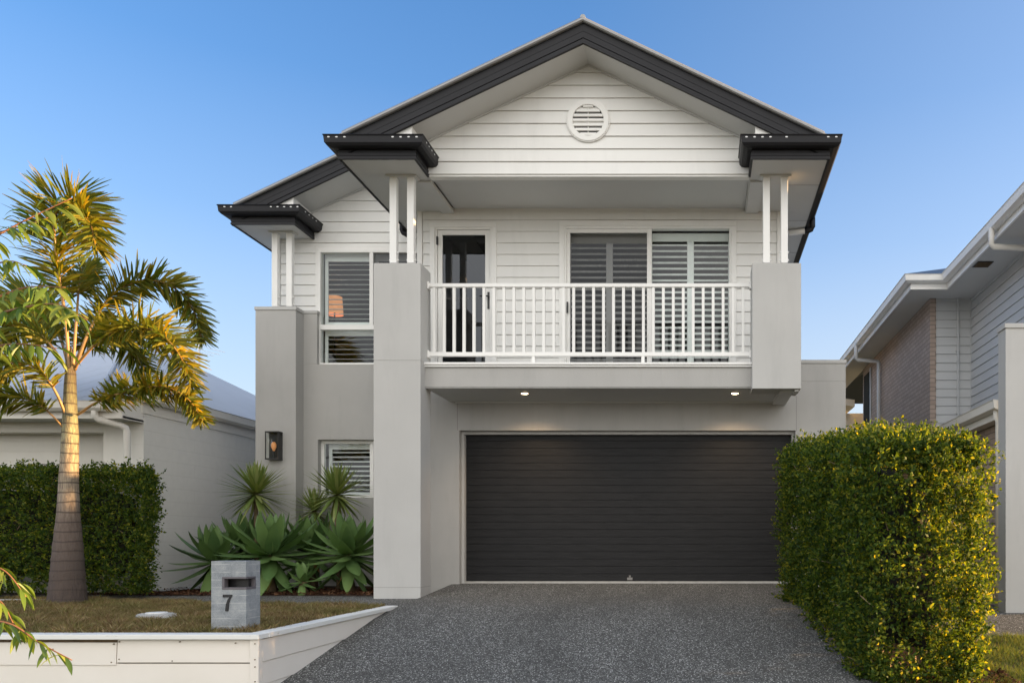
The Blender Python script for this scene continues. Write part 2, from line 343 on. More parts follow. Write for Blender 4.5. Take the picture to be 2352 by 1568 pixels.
# palm trunk
t = NT('palm_trunk'); sp = t.node('ShaderNodeSeparateXYZ'); t.l.new(t.geo.outputs['Position'], sp.inputs[0])
wv = t.node('ShaderNodeTexWave', wave_type='BANDS', bands_direction='Z'); wv.inputs['Scale'].default_value = 2.6; wv.inputs['Distortion'].default_value = 2.2; wv.inputs['Detail'].default_value = 3
t.l.new(t.geo.outputs['Position'], wv.inputs[0])
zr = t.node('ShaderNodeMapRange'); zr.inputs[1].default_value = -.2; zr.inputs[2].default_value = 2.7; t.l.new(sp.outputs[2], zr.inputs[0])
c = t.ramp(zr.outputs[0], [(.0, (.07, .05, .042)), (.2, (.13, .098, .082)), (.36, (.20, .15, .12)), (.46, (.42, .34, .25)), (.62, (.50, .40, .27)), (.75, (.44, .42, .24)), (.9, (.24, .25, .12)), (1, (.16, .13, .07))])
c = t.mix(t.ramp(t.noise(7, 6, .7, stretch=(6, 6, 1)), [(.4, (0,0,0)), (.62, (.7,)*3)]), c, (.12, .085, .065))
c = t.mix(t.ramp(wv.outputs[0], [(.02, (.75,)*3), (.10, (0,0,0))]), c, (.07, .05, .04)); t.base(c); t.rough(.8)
t.bump(t.noise(14, 6, .75, stretch=(5, 5, .8)), 1.0, .035); M['trunk'] = t.mat
M['rachis'] = paint('frond_stalk', (.34, .20, .07), .5, .2, 8)
M['twig'] = paint('twig_bark', (.24, .17, .10), .8, .3, 12)
M['redtwig'] = paint('red_twig', (.20, .09, .04), .6, .2, 12)

# ================================================================== SETTING
def dz(y):      # driveway height
    pts = [(-60, -1.22), (3.6, -1.22), (7.2, -.635), (9.3, -.262), (9.95, -.18), (11.0, -.125), (12.27, -.025), (12.55, -.01)]
    return float(np.interp(y, [p[0] for p in pts], [p[1] for p in pts]))
def gz(y):      # natural ground to the right of the driveway
    return float(np.interp(y, [-60, 5.0, 10.7, 14], [-1.24, -1.24, -.31, -.27]))
def strip(name, xa, xb, ys, zf, mat, off=0.0, nx=2, label=None):
    m = MB(); 
    for y in ys:
        x0, x1 = xa(y), xb(y)
        for k in range(nx): m.v.append((x0+(x1-x0)*k/(nx-1), y, zf(y)+off))
    for j in range(len(ys)-1):
        for k in range(nx-1): m.f.append((j*nx+k, j*nx+k+1, (j+1)*nx+k+1, (j+1)*nx+k)); m.m.append(0)
    o = m.build(name, mat, None, fix=False); return tag(o, kind='structure')
K = lambda v: (lambda y: v)
strip('ground', K(-900), K(900), [-900, -60, 5.0, 7, 9, 10.7, 14, 60, 900], lambda y: gz(y)-.22 if y < 60 else gz(14)-.22, M['ground'])
strip('lawn_right', lambda y: 1.2, K(9.5), [1.0, 5.0, 7, 9, 9.62], gz, M['turf'], .0)
strip('neighbour_driveway', K(2.2), K(9.5), [9.62, 10.7, 14.0], gz, M['aggregate'], .0)
strip('driveway', K(-3.66), lambda y: 1.55 if y > 6 else 2.2, [1.0, 3.6, 4.5, 5.4, 6.3, 7.2, 8, 8.8, 9.3, 9.95, 10.5, 11.0, 11.6, 12.27, 12.6], dz, M['aggregate'], .004)
strip('road', K(-200), K(200), [-8.0, -1.0], K(-1.20), M['asphalt'])
strip('verge', K(-200), K(200), [-1.0, 1.0], K(-1.16), M['ground'])
strip('verge_far', K(-200), K(200), [-12.0, -8.0], K(-1.14), M['ground'])
strip('lawn', K(-14), K(-3.70), [6.93, 10.12, 11.3], lambda y: -.175, M['turf'])
# aggregate path along the bed
m = MB(); m.add([(-14, 11.15, -.168), (-8.2, 10.95, -.168), (-6.0, 10.35, -.168), (-3.66, 10.0, -.168), (-3.66, 11.35, -.140), (-14, 11.75, -.140)], [(0,1,2,3,4,5)])
tag(m.build('path', M['aggregate'], fix=False), kind='structure')
m = MB(); m.add([(-14, 11.75, -.136), (-4.25, 11.35, -.136), (-4.25, 13.3, -.10), (-7.98, 13.3, -.10), (-7.98, 12.1, -.13), (-14, 12.1, -.13)], [(0,1,2,3,4,5)])
tag(m.build('garden_bed', M['soil'], fix=False), kind='structure')
m = MB(); m.add([(-8.0, 11.9, -.10), (-7.65, 11.9, -.10), (-7.3, 13.0, -.09), (-7.0, 22, -.08), (-8.0, 22, -.08)], [(0,1,2,3,4)])
tag(m.build('side_path', M['path'], fix=False), kind='structure')
strip('hedge_soil', lambda y: 1.25, lambda y: 2.85, [6.5, 9, 11.6], gz, M['soil'], .03)

# ================================================================== MAIN HOUSE
H = empty('house', (-1.49, 12.3, 0), 'two storey white and grey house with front balcony and dark garage door', 'house')
YW, YG = 12.27, 11.07
fr = lambda y: (lambda u, o, z: (u, y-o, z))          # wall facing -Y at depth y
GX0, GX1, GZ1 = -3.546, 1.388, 2.232                  # garage opening
m = MB(); m.wall(-4.14, 2.125, YW, YW+.28, -.4, 2.95, [(GX0, GX1, -.4-1e-4, GZ1)])
m.box(1.17, 2.125, YW, YW+.28, 2.95, 3.215); m.box(1.985, 2.125, YW+.28, 21, -.4, 3.215); m.box(-4.14, -3.99, YW+.28, 13.1, -.4, 2.95)
m.build('garage_wall', M['render'], H, .006)
m = MB(); m.box(1.16, 2.137, YW-.012, 21, 3.215, 3.267); m.build('parapet_cap', M['render_light'], H, .004)
m = MB()
for x in (-3.575, 1.40): m.box(x-.003, x+.003, YW-.0012, YW+.01, GZ1+.0, 2.66 if x < 0 else 3.21)
m.parts('control_joint', M['joint'], H)
# garage door frame, door
m = MB(); m.box(GX0+.001, GX0+.045, YW+.10, YW+.20, -.03, GZ1-.045); m.box(GX1-.045, GX1-.001, YW+.10, YW+.20, -.03, GZ1-.045); m.box(GX0+.001, GX1-.001, YW+.10, YW+.20, GZ1-.045, GZ1-.001)
m.build('door_frame', M['render_light'], H, .004)
GD = MB(); z = .012; zt = GZ1-.02; nb = 20; hh = (zt-z)/nb
for k in range(nb):
    a, b = z+k*hh, z+(k+1)*hh; g = .012 if k % 5 == 0 else .007
    GD.box(GX0+.047, GX1-.047, YW+.20, YW+.26, a+g/2, b-g/2)
GD.box(GX0+.05, GX1-.05, YW+.207, YW+.255, z, zt)
gd = GD.build('garage_door', M['garage'], H, .003)
m = MB(); m.box(-1.10, -1.02, YW+.185, YW+.20, .03, .07); m.box(-1.075, -1.045, YW+.18, YW+.198, .07, .10); m.build('lift_handle', M['joint'], gd, .003)
m = MB(); m.box(GX0, GX1, YW+.12, YW+.30, -.03, .012); m.build('threshold', M['path'], H, .004)
m = MB(); m.box(GX0-.3, GX1+.3, YW+.6, YW+.65, -.1, 2.6); m.build('garage_lining', M['room'], H)
# pillars
m = MB(); m.box(-4.308, -3.69, 11.0, 11.41, 2.9835, 4.262); m.box(-4.308, -3.69, 11.0, 11.41, -.3, 2.9795); m.box(-4.304, -3.694, 11.004, 11.406, 2.979, 2.984)
m.build('pillar', M['render_light'], H, .004)
m = MB(); m.box(-4.3092, -3.6888, 10.9988, 11.411, -.003, .001); m.build('base_joint', M['joint'], H)
m = MB(); m.box(.676, 1.318, 11.0, 11.41, 2.612, 4.262); m.build('pillar', M['render_light'], H, .005)
m = MB(); m.box(1.05, 1.24, 11.18, YW, 2.60, 2.664); m.box(1.24, 1.29, 11.05, 11.40, 2.585, 2.612); m.parts('balcony_edge_trim', M['soffit'], H, .004)
# balcony slab
m = MB(); m.box(-3.70, .69, 11.18, YW, 2.666, 2.925); m.box(.69, 1.17, 11.40, YW, 2.666, 2.925); m.build('balcony_slab', M['render'], H, .004)
m = MB(); m.box(-3.72, .70, 11.155, YW, 2.931, 2.955); m.box(-3.72, .70, 11.14, YW, 2.959, 2.99); m.build('balcony_edge', M['white'], H, .004)
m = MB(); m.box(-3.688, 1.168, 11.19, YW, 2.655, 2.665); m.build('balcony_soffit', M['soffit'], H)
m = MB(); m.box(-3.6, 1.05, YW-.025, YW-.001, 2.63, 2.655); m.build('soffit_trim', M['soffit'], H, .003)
# downlights
for lx in (-2.44, .47):
    m = MB(); m.tube([(lx, 11.57, 2.656), (lx, 11.57, 2.648)], .058, 24); d = m.build('downlight', M['white'], H, 0, True)
    m = MB(); m.tube([(lx, 11.57, 2.649), (lx, 11.57, 2.644)], .045, 24); m.build('lamp_glass', M['lamp_on'], d)
    sl = bpy.data.lights.new('downlight_beam', 'SPOT'); sl.energy = 12; sl.color = (1, .68, .38); sl.spot_size = R(125); sl.spot_blend = .8; sl.shadow_soft_size = .04
    s2 = bpy.data.objects.new('downlight_beam', sl); COL.objects.link(s2); s2.location = (lx, 11.60, 2.62); s2.rotation_euler = (R(10), 0, 0)
    s2.parent = H; s2.location = Vector(s2.location)-H.location
# railing
RY = 11.30
m = MB(); m.box(-3.688, .674, RY-.03, RY+.03, 4.03, 4.08); rail = m.build('railing', M['white'], H, .006)
m = MB(); m.box(-3.688, .674, RY-.025, RY+.025, 3.10, 3.156); m.build('bottom_rail', M['white'], rail, .006)
for x in (-3.69+.012, .676-.012):
    for z in (4.055, 3.128):
        m = MB(); m.box(x-.012, x+.012, RY-.045, RY+.045, z-.05, z+.05); m.build('wall_bracket', M['white'], rail, .006)
mb0 = MB(); mb0.box(-3.604-.019, -3.604+.019, RY-.019, RY+.019, 3.156, 4.03); bal = mb0.build('baluster', M['white'], rail, .003)
for k in range(1, 32):
    b = bal.copy(); COL.objects.link(b); b.location = Vector(bal.location)+Vector((k*.1346, 0, 0))
for x in (-2.263, -.783):
    m = MB(); m.box(x-.022, x+.022, RY-.022, RY+.022, 2.99, 3.10); m.build('support_foot', M['white'], rail, .003)
# upper front wall
DX0, DX1, DZ1 = -3.90, -3.07, 5.203
SX0, SX1, SZ1 = -2.003, .445, 5.22
holes = [(DX0, DX1, 2.9, DZ1), (SX0, SX1, 2.9, SZ1)]
m = MB(); m.wall(-4.14, 1.17, YW, YW+.12, 2.992, 5.50, [(a, b, 2.9, d) for a, b, c, d in holes]); m.box(-4.14, -4.02, YW+.12, 13.4, 2.95, 5.45); m.box(1.05, 1.17, YW+.12, 20, 2.95, 5.45)
m.boards(K(-4.08), K(1.11), 2.995, 5.44, 4.97, .168, holes, fr(YW))
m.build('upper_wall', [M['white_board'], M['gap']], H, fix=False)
m = MB(); m.box(-4.16, -4.085, YW-.028, YW+.0, 2.99, 5.44); m.box(1.115, 1.19, YW-.028, YW+.0, 2.99, 5.44); m.parts('corner_board', M['white'], H, .003)
def casing(x0, x1, z0, z1, y, w=.075, bottom=False, t=.03):
    m = MB(); m.box(x0-w, x0, y-t, y, z0, z1); m.box(x1, x1+w, y-t, y, z0, z1); m.box(x0-w, x1+w, y-t-.002, y, z1, z1+w)
    if bottom: m.box(x0-w, x1+w, y-t-.002, y, z0-w*.6, z0)
    return m
def frame(x0, x1, z0, z1, y0, y1, w):
    m = MB(); m.box(x0, x0+w, y0, y1, z0, z1); m.box(x1-w, x1, y0, y1, z0, z1); m.box(x0+w, x1-w, y0, y1, z1-w, z1); m.box(x0+w, x1-w, y0, y1, z0, z0+w); return m
def pane(x0, x1, z0, z1, y):
    m = MB(); m.quad((x0,y,z0),(x1,y,z0),(x1,y,z1),(x0,y,z1)); return m
def blades(x0, x1, z0, z1, y, pitch=.0875, w=.085, ang=38, th=.009):
    m = MB(); n = int((z1-z0)/pitch); ca, sa = math.cos(R(ang)), math.sin(R(ang)); o = (z1-z0-n*pitch)/2+pitch/2
    for k in range(n):
        zc = z0+o+k*pitch; d = Vector((0, ca*w/2, sa*w/2)); nn = Vector((0, -sa*th/2, ca*th/2))   # front edge low
        c = Vector((0, y, zc)); pr = [c-d*1.0, c-d*.6+nn, c+d*.6+nn, c+d, c+d*.6-nn, c-d*.6-nn]
        m.prism([(x0, p.y, p.z) for p in pr], (x1-x0, 0, 0))
    return m
def shutter(x0, x1, z0, z1, y, parent, pitch=.0875, ang=38, st=.05, top=.09, mids=(), w=.085):
    m = frame(x0, x1, z0, z1, y-.015, y+.015, st); m.box(x0+st, x1-st, y-.014, y+.014, z1-top, z1-st+.001); m.box(x0+st, x1-st, y-.014, y+.014, z0+st-.001, z0+top)
    for c in mids: m.box(c-.05, c+.05, y-.014, y+.014, z0+top, z1-top)
    s = m.build('shutter', M['shutter'], parent, .003)
    xs = [x0+st]+[q for c in mids for q in (c-.05, c+.05)]+[x1-st]
    b = MB()
    for i in range(0, len(xs), 2):
        q = blades(xs[i]+.002, xs[i+1]-.002, z0+top, z1-top, y, pitch, w, ang); b.add(q.v, q.f)
    b.build('blades', M['shutter'], parent)
# balcony door
door = casing(DX0, DX1, 2.99, DZ1, YW).build('balcony_door', M['white'], H, .003)
fm = frame(DX0, DX1, 2.99, DZ1, YW-.015, YW+.08, .028); fm.build('door_frame', M['white'], door, .003)
fm = frame(DX0+.032, DX1-.032, 2.995, DZ1-.032, YW+.01, YW+.05, .068); fm.build('door_leaf', M['white'], door, .003)
pane(DX0+.10, DX1-.10, 3.06, DZ1-.10, YW+.03).build('glass', M['tint'], door, fix=False)
m = MB(); hx = -3.115; m.box(hx-.018, hx+.018, YW-.006, YW+.01, 4.015, 4.26); m.tube([(hx, YW-.006, 4.19), (hx, YW-.05, 4.19), (hx-.12, YW-.05, 4.19)], .010, 8); m.build('handle', M['black'], door)
m = MB(); m.box(DX0+.022, DX0+.042, YW-.024, YW+.01, 4.95, 5.07); m.box(DX0+.022, DX0+.042, YW-.024, YW+.01, 3.06, 3.18); m.parts('hinge', M['black'], door)
m = MB()   # etched safety marks on the glass
for i, (a, b) in enumerate([(0, .11), (.13, .15), (.17, .26), (.28, .30), (.31, .33), (.35, .37), (.39, .47)]):
    q = frame(-3.74+a, -3.74+b, 4.165, 4.19, YW+.027, YW+.029, .0025); m.add(q.v, q.f)
m.build('safety_marks', M['joint'], door)
# sliding door
sw = casing(SX0, SX1, 2.99, SZ1, YW).build('sliding_door', M['white'], H, .003)
fm = frame(SX0, SX1, 2.99, SZ1, YW-.015, YW+.10, .03); fm.box(-.792, -.722, YW+.0, YW+.09, 3.0, SZ1-.03); fm.box(SX0+.03, -.792, YW+.01, YW+.05, SZ1-.085, SZ1-.03); fm.box(SX0+.03, SX0+.08, YW+.01, YW+.05, 3.0, SZ1-.085)
fm.build('frame', M['white'], sw, .003)
pane(SX0+.08, -.792, 3.02, SZ1-.085, YW+.03).build('screen', M['screen'], sw, fix=False)
pane(-.722, SX1-.03, 3.02, SZ1-.03, YW+.05).build('pane', M['glass'], sw, fix=False)
m = MB(); m.box(-1.99+.02, -1.99+.045, YW-.03, YW-.012, 3.95, 4.11); m.build('latch', M['black'], sw)
shutter(SX0+.04, -.765, 3.0, SZ1-.04, YW+.17, sw, .0875, 38, .03, .15, (-1.36,))
shutter(-.755, SX1-.01, 3.0, SZ1-.04, YW+.17, sw, .0875, 38, .03, .12, (-.155,))
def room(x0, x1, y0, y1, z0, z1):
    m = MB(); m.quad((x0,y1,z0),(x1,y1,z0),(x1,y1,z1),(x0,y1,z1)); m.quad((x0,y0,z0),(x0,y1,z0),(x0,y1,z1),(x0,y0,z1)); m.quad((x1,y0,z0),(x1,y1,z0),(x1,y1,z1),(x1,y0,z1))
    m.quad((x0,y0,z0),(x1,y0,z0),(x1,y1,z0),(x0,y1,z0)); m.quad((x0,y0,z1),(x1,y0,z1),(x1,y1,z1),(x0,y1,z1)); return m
room(-4.0, -2.95, YW+.121, 15.5, 2.99, 5.42).build('hallway', M['room'], H, fix=False)
room(-2.9, 1.04, YW+.121, 15.5, 2.99, 5.42).build('front_room', M['room'], H, fix=False)

# ---- roofs, gable by gable
def gable(xl, xr, xm, ztop, yb, yw, yend, ins_l, ins_r, fasc_l, fasc_r, gut_z, right_open=True, ye_r=None):
    pass
SL = .475
# main roof: ridge at x=-1.49
XM, ZR, YB = -1.49, 7.205, 10.60
def slab_roof(xm, zr, xl, xr, y0, y1, th=.05):
    m = MB()
    for s, xe in ((-1, xl), (1, xr)):
        dx = abs(xe-xm); ze = zr-SL*dx
        m.prism([(xm, y0, zr), (xe, y0, ze), (xe, y0, ze-th), (xm, y0, zr-th)], (0, y1-y0, 0))
        # ribs of the sheet
        k = y0+.2
    return m
m = slab_roof(XM, ZR, -4.70, 1.755, YB-.05, 24)
m.tube([(XM, YB-.06, ZR+.005), (XM, 24, ZR+.005)], .035, 10)
# rolled verge
for xe in (-4.52, 1.55):
    m.tube([(XM, YB-.05, ZR-.022), (xe, YB-.05, ZR-SL*abs(xe-XM)-.022)], .032, 10)
m.build('roof', M['roof_grey'], H)
def barge(xm, ztop, xl, xr, y, H_=.255):
    "raked barge board made of stepped strips"
    m = MB()
    for (a, b, o) in ((0, .10, .0), (.10, .108, -.010), (.108, .185, .006), (.185, .193, -.010), (.193, .225, .0), (.225, .232, -.008), (.232, H_, .010)):
        for xe in (xl, xr):
            if xe is None: continue
            d = abs(xe-xm)*SL
            m.prism([(xm, y-o, ztop-a), (xe, y-o, ztop-d-a), (xe, y-o, ztop-d-b), (xm, y-o, ztop-b)], (0, .03+o, 0))
    return m
barge(XM, ZR-.055, -4.56, 1.60, YB-.03).build('barge_board', M['charcoal'], H)
ZS = ZR-.315+.012                                # underside of the raked soffit at the ridge
m = MB()
for xe in (-3.67, .69):
    d = abs(xe-XM)*SL; m.prism([(XM, YB, ZS+.02), (xe, YB, ZS-d+.02), (xe, YB, ZS-d), (XM, YB, ZS)], (0, YG-YB+.05, 0))
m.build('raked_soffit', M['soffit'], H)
m = MB()
for s, xo, xi in ((-1, -4.57, -3.67), (1, 1.61, .69)):   # white boxed ends of the eaves
    zo, zi = ZS-abs(xo-XM)*SL, ZS-abs(xi-XM)*SL
    m.prism([(xo, YB+.004, 5.46), (xi, YB+.004, 5.46), (xi, YB+.004, zi+.02), (xo, YB+.004, max(zo+.02, 5.461))], (0, YG-YB, 0))
m.parts('boxed_eave', M['white'], H)
# gable wall with weatherboards
rk = lambda z: min(2.18, (ZS-z)/SL)
m = MB(); m.prism([(XM-2.18, YG, 5.45), (XM+2.18, YG, 5.45), (XM+2.18, YG, ZS-2.18*SL), (XM, YG, ZS), (XM-2.18, YG, ZS-2.18*SL)], (0, .15, 0))
m.boards(lambda z: XM-rk(z)+.001, lambda z: XM+rk(z)-.001, 5.447, ZS-.01, 5.447, .168, (), fr(YG))
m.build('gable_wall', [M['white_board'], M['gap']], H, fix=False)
m = MB()
for xe in (-3.67, .69):
    d = abs(xe-XM)*SL; m.prism([(XM, YG-.03, ZS), (xe, YG-.03, ZS-d), (xe, YG-.03, ZS-d-.022), (XM, YG-.03, ZS-.022)], (0, .03, 0))
m.parts('scotia', M['soffit'], H)
# round vent
vx, vz = P(1351, 277.6, 11.05).x, P(1351, 277.6, 11.05).z
def ringm(cx, y, cz, r0, r1, y1, n=56):
    m = MB(); 
    for (r, yy) in ((r0, y), (r1, y), (r1, y1), (r0, y1)):
        m.v += [(cx+r*math.cos(2*math.pi*k/n), yy, cz+r*math.sin(2*math.pi*k/n)) for k in range(n)]
    for j in range(4):
        for k in range(n): m.f.append((j*n+k, j*n+(k+1) % n, ((j+1) % 4)*n+(k+1) % n, ((j+1) % 4)*n+k)); m.m.append(0)
    return m
vent = ringm(vx, YG-.045, vz, .205, .275, YG).build('round_vent', M['white'], H, .006)
ringm(vx, YG-.035, vz, .275, .288, YG).build('outer_ring', M['white'], vent, .004)
m = MB(); m.tube([(vx, YG-.016, vz), (vx, YG-.012, vz)], .206, 40); m.build('backing', M['black'], vent)
m = MB(); n = 7
for k in range(n):
    zc = vz-.19+k*.062+.012; hw = math.sqrt(max(.0, .205**2-(zc-vz)**2))
    if hw > .03: m.prism([(vx-hw, YG-.020, zc-.024), (vx-hw, YG-.042, zc-.020), (vx-hw, YG-.022, zc+.022), (vx-hw, YG-.018, zc+.022)], (2*hw, 0, 0))
m.box(vx-.004, vx+.004, YG-.036, YG-.02, vz-.2, vz+.2)
m.build('louvre', M['white'], vent)
# soffits and ceiling
m = MB(); zc0, zc1 = 5.437, 5.457
m.box(-4.56, -3.62, 10.57, 24, zc0, zc1); m.box(.64, 1.61, 10.57, 24, zc0, zc1); m.box(-3.62, .64, YG+.001, 11.26, zc0+.003, zc1); m.box(-3.62, .64, 11.26, YW+.001, 5.485, 5.50)
m.box(-3.80, -3.62, 11.2, YW-.001, 5.405, zc0-.001); m.box(.66, .84, 11.2, YW-.001, 5.405, zc0-.001)
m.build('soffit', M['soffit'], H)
m = MB(); m.box(-3.60, .64, YG-.012, YG+.10, 5.425, 5.439); m.parts('head_trim', M['white'], H)
m = MB()
for y in (12.6, 14.0, 16.5):
    m.box(-4.56, -4.15, y, y+.006, zc0-.0015, zc0+.001); m.box(1.18, 1.61, y, y+.006, zc0-.0015, zc0+.001)
m.box(1.18, 1.61, 11.35, 11.356, zc0-.0015, zc0+.001)
m.parts('soffit_joint', M['joint'], H)
FP = [(0, 5.66), (-.02, 5.66), (-.02, 5.425), (.010, 5.425), (.010, 5.455), (.002, 5.458), (.002, 5.468), (.008, 5.472), (.008, 5.50), (.0, 5.505)]
GP = [(.0, 5.66), (.0, 5.545), (.05, 5.540), (.105, 5.552), (.128, 5.580), (.136, 5.655), (.148, 5.672), (.136, 5.680), (.126, 5.668), (.12, 5.66)]
def eave(path, side, dots, parent=H):
    MB().sweep(path, FP, side).build('fascia', M['charcoal'], parent)
    g = MB().sweep(path, GP, side).build('gutter', M['charcoal'], parent)
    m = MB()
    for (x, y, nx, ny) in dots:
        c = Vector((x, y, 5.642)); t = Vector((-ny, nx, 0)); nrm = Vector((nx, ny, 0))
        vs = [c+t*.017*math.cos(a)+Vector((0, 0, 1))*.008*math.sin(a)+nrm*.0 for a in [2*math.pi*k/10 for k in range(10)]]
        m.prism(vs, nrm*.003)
    m.parts('overflow_slot', M['zinc_and_sky'], g)  # pale discs painted in place of sky light seen through the slots
def dots_front(x0, y, picks, nx=0, ny=-1): return [(x0+p, y-.134, nx, ny) for p in picks]
fy = 10.56
eave([(-4.576, 24), (-4.576, fy), (-3.608, fy), (-3.608, YG+.02)], -1 if False else -1,
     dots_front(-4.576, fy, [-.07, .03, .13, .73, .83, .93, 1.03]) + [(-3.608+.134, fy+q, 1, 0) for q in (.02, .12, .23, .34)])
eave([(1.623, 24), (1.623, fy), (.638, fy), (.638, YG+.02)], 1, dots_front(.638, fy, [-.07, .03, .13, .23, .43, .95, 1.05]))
# posts
def post(x0, y0, z0, z1, w=.09):
    m = MB(); m.box(x0, x0+w, y0, y0+w, z0+.02, z1); p = m.build('post', M['white'], H, .005)
    m = MB(); m.box(x0+w*.3, x0+w*.7, y0+w*.3, y0+w*.7, z0, z0+.02)
    for zz in (.07, .17): m.tube([(x0-.018, y0+w/2, z0+zz), (x0+w+.018, y0+w/2, z0+zz)], .011, 8)
    m.parts('bolt', M['white'], p)
for x in (-4.118, -3.887, .822, 1.060): post(x, 11.05, 4.262, 5.437)
m = MB(); m.box(-4.16, -3.76, 11.02, 11.17, 5.415, 5.436); m.box(.78, 1.19, 11.02, 11.17, 5.415, 5.436); m.parts('post_plate', M['soffit'], H)
# spouts under the side gutters
for sx, xg, xw, y in ((1, -4.66, -4.16, 13.05), (-1, 1.72, 1.19, 12.9)):
    m = MB(); m.tube([(xg, y, 5.60), (xg, y, 5.46), (xg+sx*.02, y, 5.42), (xg+sx*.07, y, 5.395), (xg+sx*.12, y, 5.39)], .045, 14)
    p = m.build('downpipe', M['charcoal'], H, 0, True)
    m = MB(); m.tube([(xg+sx*.11, y, 5.39), (xw, y+.1, 5.375)], .042, 14); m.build('pipe', M['white'], p, 0, True)

# ---- left wing
YL, YF = 13.38, 13.25
m = MB(); LW = (-6.073, -4.45, 1.30, 2.219)
m.wall(-6.50, -4.14, YF, YF+.25, -.4, 3.41, [LW]); m.box(-6.78, -6.5, YF+.001, YF+.24, -.4, 4.2); m.box(-6.50, -6.085, YF, YF+.25, 3.41, 4.215); m.box(-6.78, -6.6, YF+.24, 20, -.4, 4.2)
m.build('wing_wall', M['render'], H, .005)
m = MB(); m.box(-6.93, -6.30, 13.0, 13.249, -.4, 4.20); m.build('pillar', M['render'], H, .005)
m = MB(); m.box(-6.942, -6.288, 12.988, 13.26, 4.20, 4.252); m.box(-6.50, -6.073, 13.238, 13.40, 4.215, 4.262); m.build('wall_cap', M['render_light'], H, .004)
UW = (-6.09, -4.42, 3.41, 5.26)
m = MB(); m.wall(-6.78, -4.14, YL, YL+.12, 3.42, 5.50, [UW]); m.box(-6.78, -6.66, YL+.12, 20, 4.2, 5.45)
XM2, ZR2, YB2 = -4.62, 6.925, 12.77
ZS2 = ZR2-.315+.012
m.prism([(-6.25, YL, 5.50), (-4.2, YL, 5.50), (-4.2, YL, ZS2-.2), (XM2, YL, ZS2), (-6.25, YL, ZS2-1.63*SL)], (0, .12, 0))
m.boards(lambda z: -6.72 if z < 5.44 else XM2-min(1.63, (ZS2-z)/SL), K(-4.141), 3.42, ZS2-.35, 5.705, .168, [UW], fr(YL))
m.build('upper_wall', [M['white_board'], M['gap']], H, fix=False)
m = MB(); m.box(-6.80, -6.73, YL-.028, YL, 4.25, 5.44); m.parts('corner_board', M['white'], H, .003)
m = slab_roof(XM2, ZR2, -7.29, -3.4, YB2-.05, 22); m.tube([(XM2, YB2-.05, ZR2-.022), (-7.10, YB2-.05, ZR2-SL*(XM2+7.10)*1-.022)], .032, 10); m.build('roof', M['roof_grey'], H)
barge(XM2, ZR2-.055, -7.15, -3.6, YB2-.03).build('barge_board', M['charcoal'], H)
m = MB(); d = 1.61*SL; m.prism([(XM2, YB2, ZS2+.02), (XM2-1.61, YB2, ZS2-d+.02), (XM2-1.61, YB2, ZS2-d), (XM2, YB2, ZS2)], (0, YL-YB2, 0)); m.build('raked_soffit', M['soffit'], H)
m = MB(); m.prism([(-7.14, YB2+.004, 5.46), (-6.23, YB2+.004, 5.46), (-6.23, YB2+.004, ZS2-1.61*SL+.02), (-7.14, YB2+.004, 5.461)], (0, YL-YB2-.002, 0)); m.parts('boxed_eave', M['white'], H)
m = MB(); m.prism([(XM2, YL-.03, ZS2), (XM2-1.61, YL-.03, ZS2-d), (XM2-1.61, YL-.03, ZS2-d-.022), (XM2, YL-.03, ZS2-.022)], (0, .03, 0)); m.parts('scotia', M['soffit'], H)
m = MB(); m.box(-7.14, -6.2, YB2-.03, 22, zc0, zc1); m.build('soffit', M['soffit'], H)
fy2 = 12.73
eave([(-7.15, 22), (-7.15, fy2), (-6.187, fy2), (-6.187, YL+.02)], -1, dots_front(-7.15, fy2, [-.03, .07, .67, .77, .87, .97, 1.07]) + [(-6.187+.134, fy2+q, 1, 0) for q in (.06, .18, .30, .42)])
for x in (-6.703+.0, -6.478): post(x, 13.05, 4.252, 5.437)
m = MB(); m.box(-6.74, -6.35, 13.02, 13.17, 5.415, 5.436); m.parts('post_plate', M['soffit'], H)
# upper window
win = casing(UW[0], UW[1], 3.42, UW[3], YL, .07).build('window', M['white'], H, .003)
f = frame(UW[0]-.03, UW[1]+.03, 3.40, UW[3], YL-.05, YL+.05, .05); f.box(-5.29, -5.23, YL-.045, YL+.05, 4.06, UW[3]-.05); f.box(UW[0]+.02, UW[1], YL-.045, YL+.05, 3.98, 4.06); f.build('frame', M['white'], win, .003)
pane(UW[0]+.02, -5.29, 4.06, UW[3]-.05, YL).build('pane', M['glass'], win, fix=False); pane(UW[0]+.02, UW[1], 3.45, 3.98, YL).build('pane', M['glass'], win, fix=False)
pane(-5.23, UW[1], 4.06, UW[3]-.05, YL).build('screen', M['screen'], win, fix=False)
shutter(UW[0]+.02, -5.25, 4.02, UW[3]-.02, YL+.13, win, .0795, 6, .05, .12, (), .07)
shutter(-5.25, UW[1], 4.02, UW[3]-.02, YL+.13, win, .0795, 6, .05, .12, (), .07)
shutter(UW[0]+.02, UW[1], 3.41, 4.0, YL+.13, win, .0795, 6, .05, .08, (), .07)
room(-6.6, -4.2, YL+.121, 17, 3.0, 5.42).build('study_room', M['room'], H, fix=False)
